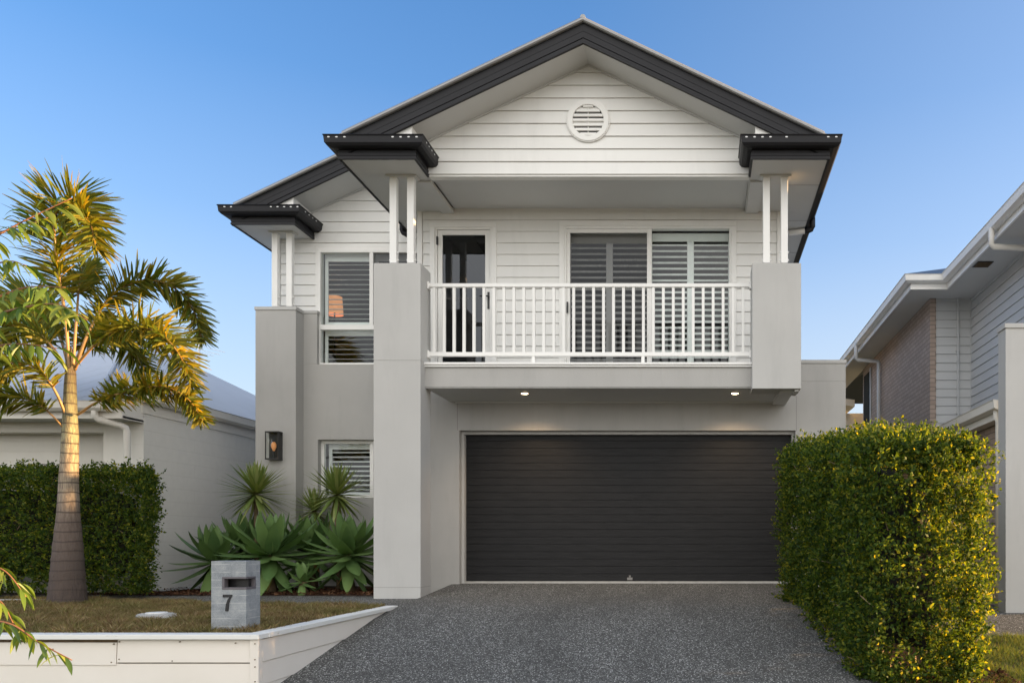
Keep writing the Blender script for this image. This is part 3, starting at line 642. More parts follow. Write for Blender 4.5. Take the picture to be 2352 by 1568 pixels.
# lower window
win = frame(LW[0]+.001, LW[1]-.001, LW[2]+.001, LW[3]-.001, YL-.02, YL+.05, .05); win.box(-5.29, -5.23, YL-.03, YL+.05, LW[2]+.05, LW[3]-.05)
win = win.build('window', M['white'], H, .003)
pane(LW[0]+.05, -5.29, LW[2]+.05, LW[3]-.05, YL).build('pane', M['glass'], win, fix=False); pane(-5.23, LW[1]-.05, LW[2]+.05, LW[3]-.05, YL).build('pane', M['glass'], win, fix=False)
shutter(LW[0]+.06, -5.26, LW[2]+.0, LW[3]-.03, YL+.14, win, .075, 25, .05, .1, (), .075)
shutter(-5.26, LW[1]-.06, LW[2]+.0, LW[3]-.03, YL+.14, win, .075, 25, .05, .1, (), .075)
room(-6.45, -4.2, YF+.251, 17, -.1, 2.8).build('ground_room', M['room'], H, fix=False)
# wall lantern
lx0, lx1, ly0, ly1, lz0, lz1 = -6.71, -6.505, 12.865, 13.0, 1.868, 2.30
m = MB(); e = .012
for x in (lx0, lx1-e):
    for y in (ly0, ly1-e): m.box(x, x+e, y, y+e, lz0, lz1)
m.box(lx0-.002, lx1+.002, ly0-.002, ly1, lz1-.015, lz1+.002); m.box(lx0-.002, lx1+.002, ly0-.002, ly1, lz0-.002, lz0+.018); m.box(lx0+.01, lx1-.01, ly1-.008, ly1, lz0, lz1)
m.box(lx1-e, lx1-.001, ly0+.045, ly0+.06, lz0, lz1)
lan = m.build('wall_lantern', M['black'], H)
m = MB(); m.quad((lx0+e, ly0+.004, lz0), (lx1-e, ly0+.004, lz0), (lx1-e, ly0+.004, lz1), (lx0+e, ly0+.004, lz1)); m.build('lantern_glass', M['glass'], lan, fix=False)
m = MB(); cx, cy = (lx0+lx1)/2, ly0+.065
m.tube([(cx, cy, 2.0), (cx, cy, 2.03), (cx, cy, 2.06), (cx, cy, 2.11), (cx, cy, 2.14)], [.012, .022, .036, .036, .018], 12); m.build('bulb', M['bulb_on'], lan, 0, True)
m = MB(); m.tube([(cx, cy, 1.88), (cx, cy, 2.0)], .016, 10); m.build('lamp_holder', M['black'], lan)
# rear corner of the garage roof seen past the parapet
m = MB(); m.box(2.14, 2.36, 16.0, 16.6, 2.95, 3.10); m.prism([(2.14, 16.0, 3.10), (2.36, 16.0, 3.10), (2.14, 16.0, 3.22)], (0, .6, 0)); g = m.build('rear_gutter', M['charcoal'], H, .01)
m = MB(); m.tube([(2.21, 16.2, 2.95), (2.21, 16.2, 2.72)], .05, 12); m.build('pipe_collar', M['charcoal'], g, 0, True)
m = MB(); m.tube([(2.21, 16.2, 2.72), (2.21, 16.2, 0)], .045, 12); m.build('downpipe', M['white'], H, 0, True)

# lit lamp in the upper left room
L = empty('floor_lamp', (-6.20, 14.15, 3.0), 'lit orange lamp shade seen through the upper left window shutters', 'lamp')
m = MB(); m.tube([(-6.20, 14.15, 4.44), (-6.20, 14.15, 4.74)], [.14, .12], 24, False); m.build('lamp_shade', M['shade_on'], L, 0, True)
m = MB(); m.tube([(-6.20, 14.15, 3.03), (-6.20, 14.15, 4.5)], .012, 8); m.tube([(-6.20, 14.15, 3.0), (-6.20, 14.15, 3.03)], .12, 16); m.build('lamp_stand', M['black'], L)

# ================================================================== LEFT NEIGHBOUR
N = empty('neighbour_house', (-8.0, 12.0, -.1), 'single storey cream rendered house with pale metal roof behind the palm', 'house')
m = MB(); m.box(-8.2, -8.0, 12.0, 24, -.4, 2.62); m.build('side_wall', M['block_side'], N)
m = MB(); m.box(-8.58, -8.2, 12.001, 12.2, -.4, 2.62); m.box(-16, -8.58, 12.001, 12.2, 2.17, 2.62); m.box(-16, -13.6, 12.001, 12.2, -.4, 2.17); m.build('front_wall', M['cream'], N, .004)
m = MB()
for k in range(16): m.box(-13.6, -8.58, 12.32, 12.36, -.1+k*.145, -.1+(k+1)*.145-.007)
m.box(-13.6, -8.58, 12.33, 12.36, -.15, 2.2); m.build('garage_door', M['cream'], N)
m = MB(); m.box(-16, -8.0, 11.57, 12.0, 2.312, 2.34); m.build('soffit', M['soffit'], N)
m = MB(); m.box(-16, -8.002, 11.55, 11.57, 2.30, 2.50); m.box(-8.02, -8.0, 11.57, 12.0, 2.30, 2.60); m.build('fascia', M['cream'], N, .003)
g = [(0, 2.52), (0, 2.40), (.08, 2.39), (.12, 2.43), (.125, 2.52), (.135, 2.53), (.12, 2.53)]
m = MB().sweep([(-20, 11.55), (-8.1, 11.55)], g, -1); m.build('gutter', M['cream'], N)
g2 = [(0, 2.72), (0, 2.60), (.08, 2.58), (.13, 2.62), (.14, 2.72), (.15, 2.735), (.13, 2.735)]
m = MB().sweep([(-7.99, 26), (-7.99, 11.9)], g2, 1); m.build('gutter', M['cream'], N)
m = MB(); m.box(-8.005, -7.985, 11.95, 26, 2.44, 2.62); m.build('fascia', M['cream'], N)
m = MB(); A1 = (-11.67, 17.1, 4.82); A0 = (-22, 17.1, 4.82)
q = [(-30, 11.43, 2.53), (-8.2, 11.43, 2.53), (-7.84, 12.0, 2.73), (-7.84, 20.2, 2.73), (-30, 22.8, 2.6)]
m.add([q[0], q[1], A1, A0], [(0,1,2,3)]); m.add([q[1], q[2], q[3], A1], [(0,1,2,3)]); m.add([q[3], q[4], A0, A1], [(0,1,2,3)])
ro = m.build('roof', M['roof_pale'], N, fix=False)
m = MB(); m.tube([(-8.3, 11.5, 2.60), (-11.67, 17.1, 4.84)], .03, 6)
for x in np.arange(-20, -8.4, .30): 
    t_ = min(1, max(0, (-8.2-x)/3.47)); m.tube([(x, 11.44, 2.53), (x, 11.44+5.66*min(1, t_), 2.53+2.28*min(1, t_))], .008, 4)
m.build('roof_rib', M['roof_pale'], ro)
m = MB(); m.tube([(-8.34, 11.50, 2.40), (-8.34, 11.50, 2.33), (-8.30, 11.52, 2.28), (-8.10, 11.66, 2.22), (-8.05, 11.70, 2.19), (-8.04, 11.71, 2.12), (-8.04, 11.71, -.15)], .045, 14); m.build('downpipe', M['cream'], N, 0, True)
am = P(457, 885, 17.5); at = P(457, 790, 17.5)
m = MB(); m.tube([am-Vector((0, 0, .4)), at], .022, 8)
for k, (z, l) in enumerate([(.02, .55), (.10, .42), (.16, .28)]):
    m.tube([at+Vector((-.06, 0, -z)), at+Vector((l*.9, .1, -z-.12*l*2))], .006, 5)
m.build('tv_antenna', M['zinc_and_sky'], N)

# ================================================================== RIGHT NEIGHBOUR
N = empty('neighbour_house', (5.0, 14.0, -.3), 'two storey brick and grey clad house with long cream eaves beyond the big hedge', 'house')
sx = lambda x: (lambda u, o, z: (x-o, u, z))
m = MB(); m.box(4.46, 4.60, 16.301, 23, -.4, 5.34); m.build('brick_wall', M['brick_side'], N)
m = MB(); m.box(4.462, 4.576, 16.27, 16.30, -.4, 5.34); m.build('brick_return', M['brick_front'], N)
m = MB(); m.box(4.58, 5.27, 16.302, 16.5, -.4, 5.34); m.boards(K(4.58), K(5.262), 2.4, 5.34, 2.4, .168, (), fr(16.302)); m.box(5.27, 5.45, 11.52, 16.5, -.4, 5.34)
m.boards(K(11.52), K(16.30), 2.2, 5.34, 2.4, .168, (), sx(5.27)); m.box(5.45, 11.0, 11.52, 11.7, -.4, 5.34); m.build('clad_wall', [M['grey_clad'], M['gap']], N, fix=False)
m = MB(); m.box(5.245, 5.268, 16.27, 16.30, 2.2, 5.34); m.build('corner_strip', M['grey_clad'], N)
m = MB(); m.box(3.92, 4.47, 15.63, 30, 5.335, 5.35); m.box(4.47, 5.28, 15.63, 16.31, 5.335, 5.35); m.box(4.62, 5.28, 11.30, 15.63, 5.335, 5.35); m.build('soffit', M['soffit'], N)
pth = [(3.92, 30), (3.92, 15.62), (4.60, 15.62), (4.60, 11.30)]
m = MB().sweep(pth, [(0, 5.46), (-.02, 5.46), (-.02, 5.31), (.012, 5.31), (.012, 5.33), (.0, 5.345)], -1); m.build('fascia', M['white'], N)
m = MB().sweep(pth, [(0, 5.54), (0, 5.43), (.06, 5.42), (.12, 5.45), (.135, 5.545), (.15, 5.56), (.13, 5.56)], -1); m.build('gutter', M['white'], N)
m = MB(); e = [(3.78, 15.48, 5.56), (4.46, 15.48, 5.56), (12, 15.48, 5.56), (12, 30, 5.56), (3.78, 30, 5.56)]
pk = (7.9, 19.6, 7.29); pk2 = (7.9, 26, 7.29)
m.add([e[0], e[2], pk], [(0,1,2)]); m.add([e[0], pk, pk2, e[4]], [(0,1,2,3)]); m.add([e[2], e[3], pk2, pk], [(0,1,2,3)]); m.add([e[3], e[4], pk2], [(0,1,2)])
e = [(4.46, 11.25, 5.565), (11.5, 11.25, 5.565), (11.5, 17, 5.565), (4.46, 17, 5.565)]; a = (7.4, 14, 6.8); b = (8.6, 14, 6.8)
m.add([e[0], e[1], b, a], [(0,1,2,3)]); m.add([e[3], e[0], a], [(0,1,2)]); m.add([e[1], e[2], b], [(0,1,2)]); m.add([e[2], e[3], a, b], [(0,1,2,3)])
m.build('roof', M['roof_dark'], N, fix=False)
m = MB(); m.box(4.68, 4.95, 14.12, 14.42, 5.325, 5.334); v = m.build('eave_vent', M['black'], N)
m = MB()
for k in range(6): m.box(4.70, 4.93, 14.14+k*.045, 14.155+k*.045, 5.318, 5.326)
m.parts('vent_slats', M['bark_stem'], v)
m = MB(); m.tube([(4.50, 12.95, 5.45), (4.50, 12.95, 5.20), (4.53, 12.95, 5.165), (5.25, 12.95, 5.13)], .045, 12); m.build('downpipe', M['cream'], N, 0, True)
m = MB(); m.tube([(3.82, 20.6, 5.45), (3.82, 20.6, 5.12), (3.86, 20.6, 5.08), (4.36, 20.6, 5.05), (4.38, 20.6, 5.0), (4.38, 20.6, -.3)], .045, 12); m.build('downpipe', M['grey_clad'], N, 0, True)
m = MB(); m.tube([(5.0, 16.25, 5.33), (5.0, 16.25, 3.05)], .018, 8)
for z in (5.2, 4.3, 3.1): m.box(4.96, 5.04, 16.25, 16.30, z, z+.02)
m.build('conduit', M['grey_clad'], N)
m = MB(); m.box(4.44, 4.462, 21.9, 22.8, 3.1, 5.1); w = m.build('window', M['core'], N)
m = MB(); m.box(4.42, 4.45, 21.82, 21.9, 3.05, 5.15); m.box(4.40, 4.45, 21.82, 22.85, 3.0, 3.08); m.build('frame', M['grey_clad'], w)
# rear wing, lit by the low sun
m = MB(); m.box(4.45, 7, 26, 26.2, -.3, 4.6); m.build('rear_wall', M['cream'], N)
m = MB(); m.box(4.50, 4.86, 25.96, 26.0, 2.9, 4.1); w = m.build('window', M['zinc_and_sky'], N)  # pale pane colour stands in for sky reflected in the glass
m = frame(4.46, 4.90, 2.86, 4.15, 25.93, 25.99, .05); m.build('frame', M['cream'], w)
m = MB(); m.prism([(3.9, 25, 4.75), (4.6, 25, 4.65), (4.6, 25, 4.85), (3.9, 25, 4.95)], (0, 4, 0)); m.build('rear_eave', M['cream'], N)
# low porch roof in front
m = MB(); m.box(4.15, 4.35, 11.02, 16.25, -.4, 2.34); m.build('porch_wall', M['brick_side'], N)
m = MB().sweep([(3.98, 16.2), (3.98, 11.0)], [(0, 2.45), (0, 2.34), (.06, 2.33), (.12, 2.36), (.13, 2.455), (.14, 2.47), (.12, 2.47)], -1); m.build('porch_gutter', M['cream'], N)
m = MB(); m.box(3.96, 3.98, 11.0, 16.2, 2.24, 2.45); m.box(3.98, 4.16, 11.0, 16.2, 2.25, 2.27); m.build('porch_fascia', M['cream'], N)
m = MB(); m.prism([(3.98, 11.0, 2.455), (5.265, 11.0, 2.80), (5.265, 11.0, 2.76), (3.98, 11.0, 2.42)], (0, 5.2, 0)); m.build('porch_roof', M['roof_pale'], N)
m = MB(); m.tube([(3.94, 11.14, 2.36), (3.94, 11.14, 2.26), (3.97, 11.14, 2.2), (3.97, 11.14, -.3)], .046, 12); m.build('downpipe', M['cream'], N, 0, True)
m = MB(); m.box(3.90, 5.25, 10.70, 10.97, -.5, 3.33); m.build('pillar', M['render_light'], N, .005)
m = MB(); m.box(3.885, 5.265, 10.685, 10.985, 3.33, 3.39); m.build('pillar_cap', M['render_light'], N, .004)

# ================================================================== RETAINING WALL
RW = empty('retaining_wall', (-3.7, 6.9, -1.2), 'low white painted timber retaining wall holding the raised lawn', 'wall')
m = MB(); m.box(-14, -3.62, 6.84, 7.0, -.205, -.163); m.build('cap', M['cap'], RW, .005)
m = MB(); m.box(-3.76, -3.615, 7.002, 9.98, -.205, -.162); m.build('cap', M['cap'], RW, .005)
m = MB(); m.box(-3.705, -3.632, 6.862, 6.93, -1.25, -.206); m.build('corner_post', M['tboard'], RW, .005)
xj = P(268, 1490, 6.88).x
bz = -.212; hgt = .185
def plank(x0, x1, z0, z1, drop=0, name='plank'):
    m = MB(); m.prism([(x0, 6.875, z0-drop*.3), (x1, 6.875, z0-drop), (x1, 6.885, z1-drop), (x0, 6.885, z1-drop*.3)], (0, .03, 0)); m.build(name, M['tboard'], RW, .003)
plank(-14, xj-.004, bz-hgt, bz, .022); plank(xj+.004, -3.707, bz-hgt, bz)
plank(-14, -3.707, bz-2*hgt-.004, bz-hgt-.004, .006); plank(-14, -3.707, bz-3*hgt-.008, bz-2*hgt-.008); plank(-14, -3.707, bz-5*hgt, bz-3*hgt-.012)
m = MB(); m.box(-14, -3.75, 6.92, 6.99, -1.3, -.21); m.build('backing', M['bark_stem'], RW)
for k in range(5):
    m = MB(); z1 = bz-k*(hgt+.004); m.prism([(-3.632, 6.935, z1-hgt), (-3.664, 6.935, z1-hgt), (-3.664, 6.935, z1), (-3.642, 6.935, z1)], (0, 3.0-k*.55, 0)); m.build('plank', M['tboard'], RW, .003)
m = MB()
for (px, py) in [(260, 1478), (255, 1520), (273, 1473), (273, 1513), (412, 1473), (540, 1476), (395, 1517), (120, 1490)]:
    q = P(px, py, 6.872); m.tube([q, q+Vector((0, .02, 0))], .005, 8)
for z in (-.24, -.37, -.43, -.55): m.tube([(-3.66, 6.855, z), (-3.66, 6.875, z)], .005, 8)
m.parts('nail_head', M['bark_stem'], RW)

# ================================================================== LETTERBOX
LB = empty('letterbox', (-4.07, 7.31, -.17), 'grey concrete letterbox numbered 7 at the corner of the lawn', 'letterbox')
lx0, lx1, ly0, ly1, lz0, lz1 = -4.218, -3.918, 7.2, 7.43, -.19, .43
sz0, sz1, ssx, ssy = .185, .295, -4.125, 7.355     # slot wraps the corner
m = MB(); m.box(lx0, lx1, ly0, ly1, lz0, sz0); m.box(lx0, lx1, ly0, ly1, sz1, lz1); m.box(lx0, ssx, ly0, ly1, sz0, sz1); m.box(ssx, lx1, ssy, ly1, sz0, sz1)
body = None
me_ = m
t = NT('letterbox_concrete'); sp = t.node('ShaderNodeSeparateXYZ'); t.l.new(t.geo.outputs['Position'], sp.inputs[0])
fmul = t.node('ShaderNodeMath', operation='MULTIPLY'); fmul.inputs[1].default_value = 1/.0665; t.l.new(sp.outputs[2], fmul.inputs[0])
frc = t.node('ShaderNodeMath', operation='FRACT'); t.l.new(fmul.outputs[0], frc.inputs[0])
line = t.ramp(frc.outputs[0], [(.0, (1,1,1)), (.06, (1,1,1)), (.09, (0,0,0))])
c = t.ramp(t.noise(7, 9, .72), [(.32, (.15, .17, .19)), (.5, (.26, .28, .295)), (.7, (.42, .43, .42))]); c = t.mix(.35, c, t.ramp(t.noise(120, 3), [(.35, (.14, .16, .18)), (.7, (.42, .43, .43))]))
c = t.mix(t.ramp(t.noise(9, 3), [(.4, (0,0,0)), (.6, (1,1,1))]), c, t.mix(line, c, (.44, .45, .45))); t.base(c); t.rough(.8); t.bump(line, -.4, .004); M['lb'] = t.mat
me_.build('body', M['lb'], LB)
m = MB(); m.box(ssx-.001, lx1-.03, ssy-.06, ssy+.001, sz0, sz1)
m.build('slot_back', M['black'], LB)
m = MB(); e = .018
m.box(ssx, lx1+.004, ly0-.004, ly0+.06, sz1-e, sz1); m.box(ssx, lx1+.004, ly0-.004, ly0+.06, sz0, sz0+e); m.box(ssx, ssx+e*1.2, ly0-.004, ly0+.06, sz0+e, sz1-e)
m.box(lx1-.05, lx1+.004, ly0+.06, ssy, sz1-e, sz1); m.box(lx1-.05, lx1+.004, ly0+.06, ssy, sz0, sz0+e); m.box(lx1-.05, lx1+.004, ssy-e, ssy, sz0+e, sz1-e)
M['slotmetal'] = paint('slot_metal', (.12, .11, .12), .45, .1, 10); m.build('slot_frame', M['slotmetal'], LB, .003)
nx0, nz0, nh = -4.115, .0, .142
seven = [(0, 1), (.56, 1), (.56, .90), (.44, .70), (.36, .45), (.32, 0), (.14, 0), (.19, .42), (.30, .70), (.39, .84), (0, .84)]
m = MB(); m.prism([(nx0+u*nh, ly0-.008, nz0+v*nh) for u, v in seven], (0, .0085, 0)); m.build('house_number', M['black'], LB)

# inspection cover and edging
q = P(360, 1417, 8.37)
IC = empty('inspection_cover', (q.x, q.y, -.17), 'white round inspection cover in a concrete collar in the lawn', 'cover')
m = MB(); m.tube([(q.x, q.y, -.18), (q.x, q.y, -.125), (q.x, q.y, -.118)], [.20, .17, .15], 24); m.build('collar', M['path'], IC, 0, False)
m = MB(); m.tube([(q.x, q.y, -.118), (q.x, q.y, -.108)], .095, 28); m.build('lid', M['white'], IC)
m = MB(); m.box(-9.4, -8.0, 10.52, 10.62, -.25, -.125); o = m.build('garden_edging', M['path'], None, .01); tag(o, 'pale concrete edging strip beside the palm and left hedge', 'edging')

# ================================================================== PLANTS
def rounded(p, h, r):
    q = np.abs(p)-(h-r); q = np.maximum(q, 0); L = np.linalg.norm(q, axis=1, keepdims=True)
    k = np.where(L > r, 1-r/np.maximum(L, 1e-9), 0)
    return p-np.sign(p)*q*k
def hedge_leaves(n_sh, per, foot, z0, z1, rad, lsize, name, parent, seed, faces=(1, 1, 1, 1, 1)):
    "leafy shoots over a rounded box; foot = 4 plan corners (near-left, near-right, far-right, far-left)"
    g = np.random.default_rng(seed); foot = np.array(foot, float)
    wx = np.linalg.norm(foot[1]-foot[0]); wy = np.linalg.norm(foot[3]-foot[0]); wz = ((z1[0]-z0[0])+(z1[1]-z0[1]))/2
    h = np.array([wx/2, wy/2, wz/2])
    ar = np.array([wy*wz, wy*wz, wx*wz, wx*wz, wx*wy])*np.array(faces); f = g.choice(5, n_sh, p=ar/ar.sum())
    p = (g.random((n_sh, 3))*2-1)*h; nrm = np.zeros((n_sh, 3))
    for i, (ax, s) in enumerate([(0, -1), (0, 1), (1, -1), (1, 1), (2, 1)]):
        k = f == i; p[k, ax] = s*h[ax]; nrm[k, ax] = s
    depth = g.random(n_sh)**1.35*.27
    pr = rounded(p, h, rad)
    bump = .045*np.sin(pr[:, 0]*5.1+1)*np.sin(pr[:, 1]*4.3)+.035*np.sin(pr[:, 2]*6.3+pr[:, 1]*5.2)+.03*np.sin(pr[:, 0]*11+pr[:, 2]*9+pr[:, 1]*13)+g.normal(0, .018, n_sh)
    pr = pr+nrm*(bump-depth)[:, None]
    def warp(q):
        u = (q[:, 0]/h[0]+1)/2; v = (q[:, 1]/h[1]+1)/2; w = (q[:, 2]/h[2]+1)/2
        taper = .95+.05*np.clip(w*1.6, 0, 1)
        uu = .5+(u-.5)*taper
        xy = (foot[0][None]*((1-uu)*(1-v))[:, None]+foot[1][None]*(uu*(1-v))[:, None]+foot[2][None]*(uu*v)[:, None]+foot[3][None]*((1-uu)*v)[:, None])
        zz = (z0[0]+(z1[0]-z0[0])*w)*(1-v)+(z0[1]+(z1[1]-z0[1])*w)*v
        return np.column_stack([xy, zz])
    base = warp(pr)
    d = nrm*.8+g.normal(0, .45, (n_sh, 3))+np.array([0, 0, .55]); d /= np.linalg.norm(d, axis=1, keepdims=True)
    L = g.uniform(.05, .13, n_sh)
    V = []; per_ = per
    gp = np.sin(base[:, 0]*6.3+base[:, 2]*3.1+1)*np.sin(base[:, 2]*5.7+base[:, 1]*2.2)+.6*np.sin(base[:, 1]*7.9+base[:, 2]*9.1)*np.sin(base[:, 0]*8.3)
    keep = (gp > -.55) | (g.random(n_sh) < .6); base, d, nrm, L = base[keep], d[keep], nrm[keep], L[keep]; n_sh = len(base)
    bi = np.repeat(np.arange(n_sh), per_); tt = np.tile(np.linspace(.1, 1, per_), n_sh)
    c = base[bi]+d[bi]*(L[bi]*tt)[:, None]+g.normal(0, .008, (len(bi), 3))
    ld = d[bi]*.5+g.normal(0, .7, (len(bi), 3)); ld /= np.linalg.norm(ld, axis=1, keepdims=True)
    nn = nrm[bi]*.6+g.normal(0, .75, (len(bi), 3))+np.array([0, 0, .3]); sd_ = np.cross(ld, nn); sd_ /= np.maximum(np.linalg.norm(sd_, axis=1, keepdims=True), 1e-6)
    up = np.cross(sd_, ld)
    s = lsize*g.uniform(.65, 1.25, len(bi))[:, None]
    V = np.stack([c, c+ld*s*.5+sd_*s*.27+up*s*.07, c+ld*s, c+ld*s*.5-sd_*s*.27+up*s*.07], 1).reshape(-1, 3)
    Fq = np.arange(len(V)).reshape(-1, 4)
    o = npmesh(name, V, Fq, M['hedge_leaf'], parent)
    # core
    m = MB(); N_ = 14; pts = []
    for i in range(N_+1):
        for j in range(N_+1):
            pass
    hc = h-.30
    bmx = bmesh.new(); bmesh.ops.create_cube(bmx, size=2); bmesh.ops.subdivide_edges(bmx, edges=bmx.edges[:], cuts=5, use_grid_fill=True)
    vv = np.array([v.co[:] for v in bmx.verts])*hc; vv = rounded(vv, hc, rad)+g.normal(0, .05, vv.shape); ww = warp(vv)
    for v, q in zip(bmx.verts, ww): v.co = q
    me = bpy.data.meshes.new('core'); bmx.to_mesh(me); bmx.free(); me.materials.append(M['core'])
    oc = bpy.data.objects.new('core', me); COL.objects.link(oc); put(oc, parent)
    # visible twigs
    m = MB()
    for k in g.choice(n_sh, min(150, n_sh), replace=False):
        a = Vector(base[k]); dd = Vector(d[k]); ln = g.uniform(.10, .28); m.tube([a-dd*ln*.7, a+dd*.02+Vector(g.normal(0, .01, 3)), a+dd*ln*.35], [.0055, .0045, .0025], 5, False)
    tag(m.build('twigs', M['twig'], parent), kind='stuff')
    return o
HR = empty('hedge', (2.0, 9.0, -.5), 'large clipped green hedge to the right of the driveway, sunlit along its right edge', 'hedge')
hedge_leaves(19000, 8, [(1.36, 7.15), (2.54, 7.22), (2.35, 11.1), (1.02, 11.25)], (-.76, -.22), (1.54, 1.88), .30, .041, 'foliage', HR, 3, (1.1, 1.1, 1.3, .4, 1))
m = MB()
for k in range(14):
    x = random.uniform(1.8, 2.2); y = 7.85+k*.24; z = gz(y); pts = [(x, y, z-.05)]
    for j in range(5): pts.append((x+random.uniform(-.12, .12), y+random.uniform(-.1, .1), z+.3*(j+1)))
    m.tube(pts, [.022, .02, .016, .012, .009, .006], 6)
m.parts('stem', M['twig'], HR, smooth=True)
HL = empty('hedge', (-9.0, 11.4, -.1), 'long low clipped hedge behind the palm trunk on the left', 'hedge')
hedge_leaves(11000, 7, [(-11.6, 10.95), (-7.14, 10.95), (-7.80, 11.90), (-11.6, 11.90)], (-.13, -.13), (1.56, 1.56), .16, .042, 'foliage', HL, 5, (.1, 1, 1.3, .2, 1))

def leaf_strip(V, Fc, pts, widths, side, cup=None):
    b = len(V)
    if cup is None:
        for p, w in zip(pts, widths): V.append(p-side*w); V.append(p+side*w)
        for i in range(len(pts)-1): Fc.append((b+2*i, b+2*i+1, b+2*i+3, b+2*i+2))
    else:
        for i, (p, w) in enumerate(zip(pts, widths)):
            t = (pts[min(i+1, len(pts)-1)]-pts[max(i-1, 0)]).normalized(); n = side.cross(t).normalized()
            V.append(p-side*w+n*cup*w); V.append(p); V.append(p+side*w+n*cup*w)
        for i in range(len(pts)-1):
            Fc.append((b+3*i, b+3*i+1, b+3*i+4, b+3*i+3)); Fc.append((b+3*i+1, b+3*i+2, b+3*i+5, b+3*i+4))
def rosette(center, n, Lr, wid, e_lo, e_hi, seed, cup=.35, bend=.5, seg=8, prof=None, tip_up=.0):
    g = random.Random(seed); V = []; Fc = []
    for i in range(n):
        f = i/(n-1); az = i*2.39996+g.uniform(-.25, .25); el = R(e_lo+(e_hi-e_lo)*f**.8+g.uniform(-6, 6))
        Ln = Lr*(g.uniform(.85, 1.1))*(1-.35*f**3); p = Vector(center)+Vector((0, 0, .05*f)); pts = [p.copy()]
        bd = bend*g.uniform(.6, 1.3)*(1-.5*f)
        for k in range(seg):
            s = (k+1)/seg; e = el-bd*s+tip_up*s*s*1.2
            d = Vector((math.cos(az)*math.cos(e), math.sin(az)*math.cos(e), math.sin(e))); p = p+d*(Ln/seg); pts.append(p.copy())
        side = Vector((-math.sin(az), math.cos(az), 0))
        ws = [wid*g.uniform(.95, 1.05)*prof(k/seg) for k in range(seg+1)]
        leaf_strip(V, Fc, pts, ws, side, cup)
    return V, Fc
agp = lambda s: max(.015, (.45+.55*math.sin(min(1, s/.42)*math.pi/2)) if s < .42 else max(0, 1-((s-.42)/.58)**1.7)**.9)
yup = lambda s: max(.05, (.8+.2*math.sin(s*3))*max(0, 1-s**3))
def plant(name, label, cat, c, ground, V, Fc, leafm, stem_r, group):
    o = empty(name, (c[0], c[1], ground), label, cat, group)
    me = npmesh('leaves', np.array([v[:] for v in V]), np.array(Fc), M[leafm], o, True)
    m = MB(); m.tube([(c[0]+.03, c[1], ground), (c[0]-.01, c[1]+.02, (ground+c[2])/2), (c[0], c[1], c[2]+.02)], [stem_r*1.2, stem_r, stem_r*1.1], 10); m.build('stem', M['bark_stem'], o, 0, True)
    return o
GZ = -.12
ag = [(622, 1278, 11.85, 50, .80, .096, 'large pale green agave rosette behind the letterbox', 11), (802, 1276, 12.0, 50, .78, .094, 'large agave rosette against the tall front pillar', 12),
      (495, 1292, 12.15, 42, .70, .086, 'agave rosette leaning left against the cream side wall', 13), (695, 1338, 11.65, 20, .36, .050, 'small low agave rosette on the mulch', 14),
      (715, 1272, 12.6, 44, .76, .078, 'shaded agave rosette in the back row between the two yuccas', 15), (560, 1268, 12.6, 42, .74, .074, 'dark agave rosette in the back row under the left yucca', 16)]
for (px, py, d, n, Lr, w, lab, sd_) in ag:
    c = P(px, py, d); V, Fc = rosette(c, n, Lr, w, -62, 86, sd_, .38, .42, 9, agp, .30)
    o = plant('agave', lab, 'agave', c, GZ, V, Fc, 'agave_leaf', .055, 'agaves in the front garden bed')
    V, Fc = rosette(c-Vector((0, 0, .04)), 7 if n > 30 else 4, Lr*.62, w*.55, -84, -58, sd_+50, .8, .25, 7, agp, .1)
    npmesh('dead_leaves', np.array([v[:] for v in V]), np.array(Fc), M['dead_leaf'], o, True)
yu = [(588, 1136, 12.5, 130, .60, .025, 'spiky yucca in front of the wall lantern pillar', 21), (774, 1138, 12.55, 130, .60, .025, 'spiky yucca in front of the lower window', 22),
      (722, 1175, 12.95, 80, .48, .021, 'small yucca head tucked behind the window yucca', 23)]
for (px, py, d, n, Lr, w, lab, sd_) in yu:
    c = P(px, py, d); V, Fc = rosette(c, n, Lr, w, -50, 88, sd_, .25, .22, 6, yup)
    plant('yucca', lab, 'yucca', c, GZ, V, Fc, 'yucca_leaf', .028, 'yuccas in the front garden bed')

# ---- palm
PX, PY = -7.84, 10.35
PT = empty('palm_tree', (PX, PY, -.17), 'foxtail palm with ringed trunk and golden lit fronds on the lawn', 'palm tree')
tr = [(1392, 155, 42), (1370, 155, 38), (1330, 155, 34), (1290, 155.5, 31.5), (1255, 156, 29), (1180, 157, 22.5), (1114, 157.5, 19.5), (1044, 160, 17.5), (1000, 161, 17), (965, 161, 15), (930, 161, 13.5), (900, 161, 12.5), (860, 162, 11), (835, 161, 9), (790, 157, 6)]
pts = [P(x, y, PY) for y, x, r in tr]; rr = [r/F*PY for y, x, r in tr]
fine = []; fr_ = []
for i in range(len(pts)-1):
    for k in range(6):
        s = k/6; fine.append(pts[i].lerp(pts[i+1], s)); r0 = rr[i]*(1-s)+rr[i+1]*s
        zz = fine[-1].z; ring = (zz*5.6) % 1.0
        fr_.append(r0*(1.0+(.03 if ring < .15 else 0)*(1 if zz < 1.2 else .3)))
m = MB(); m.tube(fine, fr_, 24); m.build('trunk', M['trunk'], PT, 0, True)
def bez(ps, n):
    "Catmull-Rom through points"
    out = []; ps = [ps[0]*2-ps[1]]+ps+[ps[-1]*2-ps[-2]]
    for i in range(1, len(ps)-2):
        for k in range(n):
            t = k/n; a, b, c, d = ps[i-1], ps[i], ps[i+1], ps[i+2]
            out.append(.5*((2*b)+(c-a)*t+(2*a-5*b+4*c-d)*t*t+(3*b-a-3*c+d)*t**3))
    out.append(ps[-2]); return out
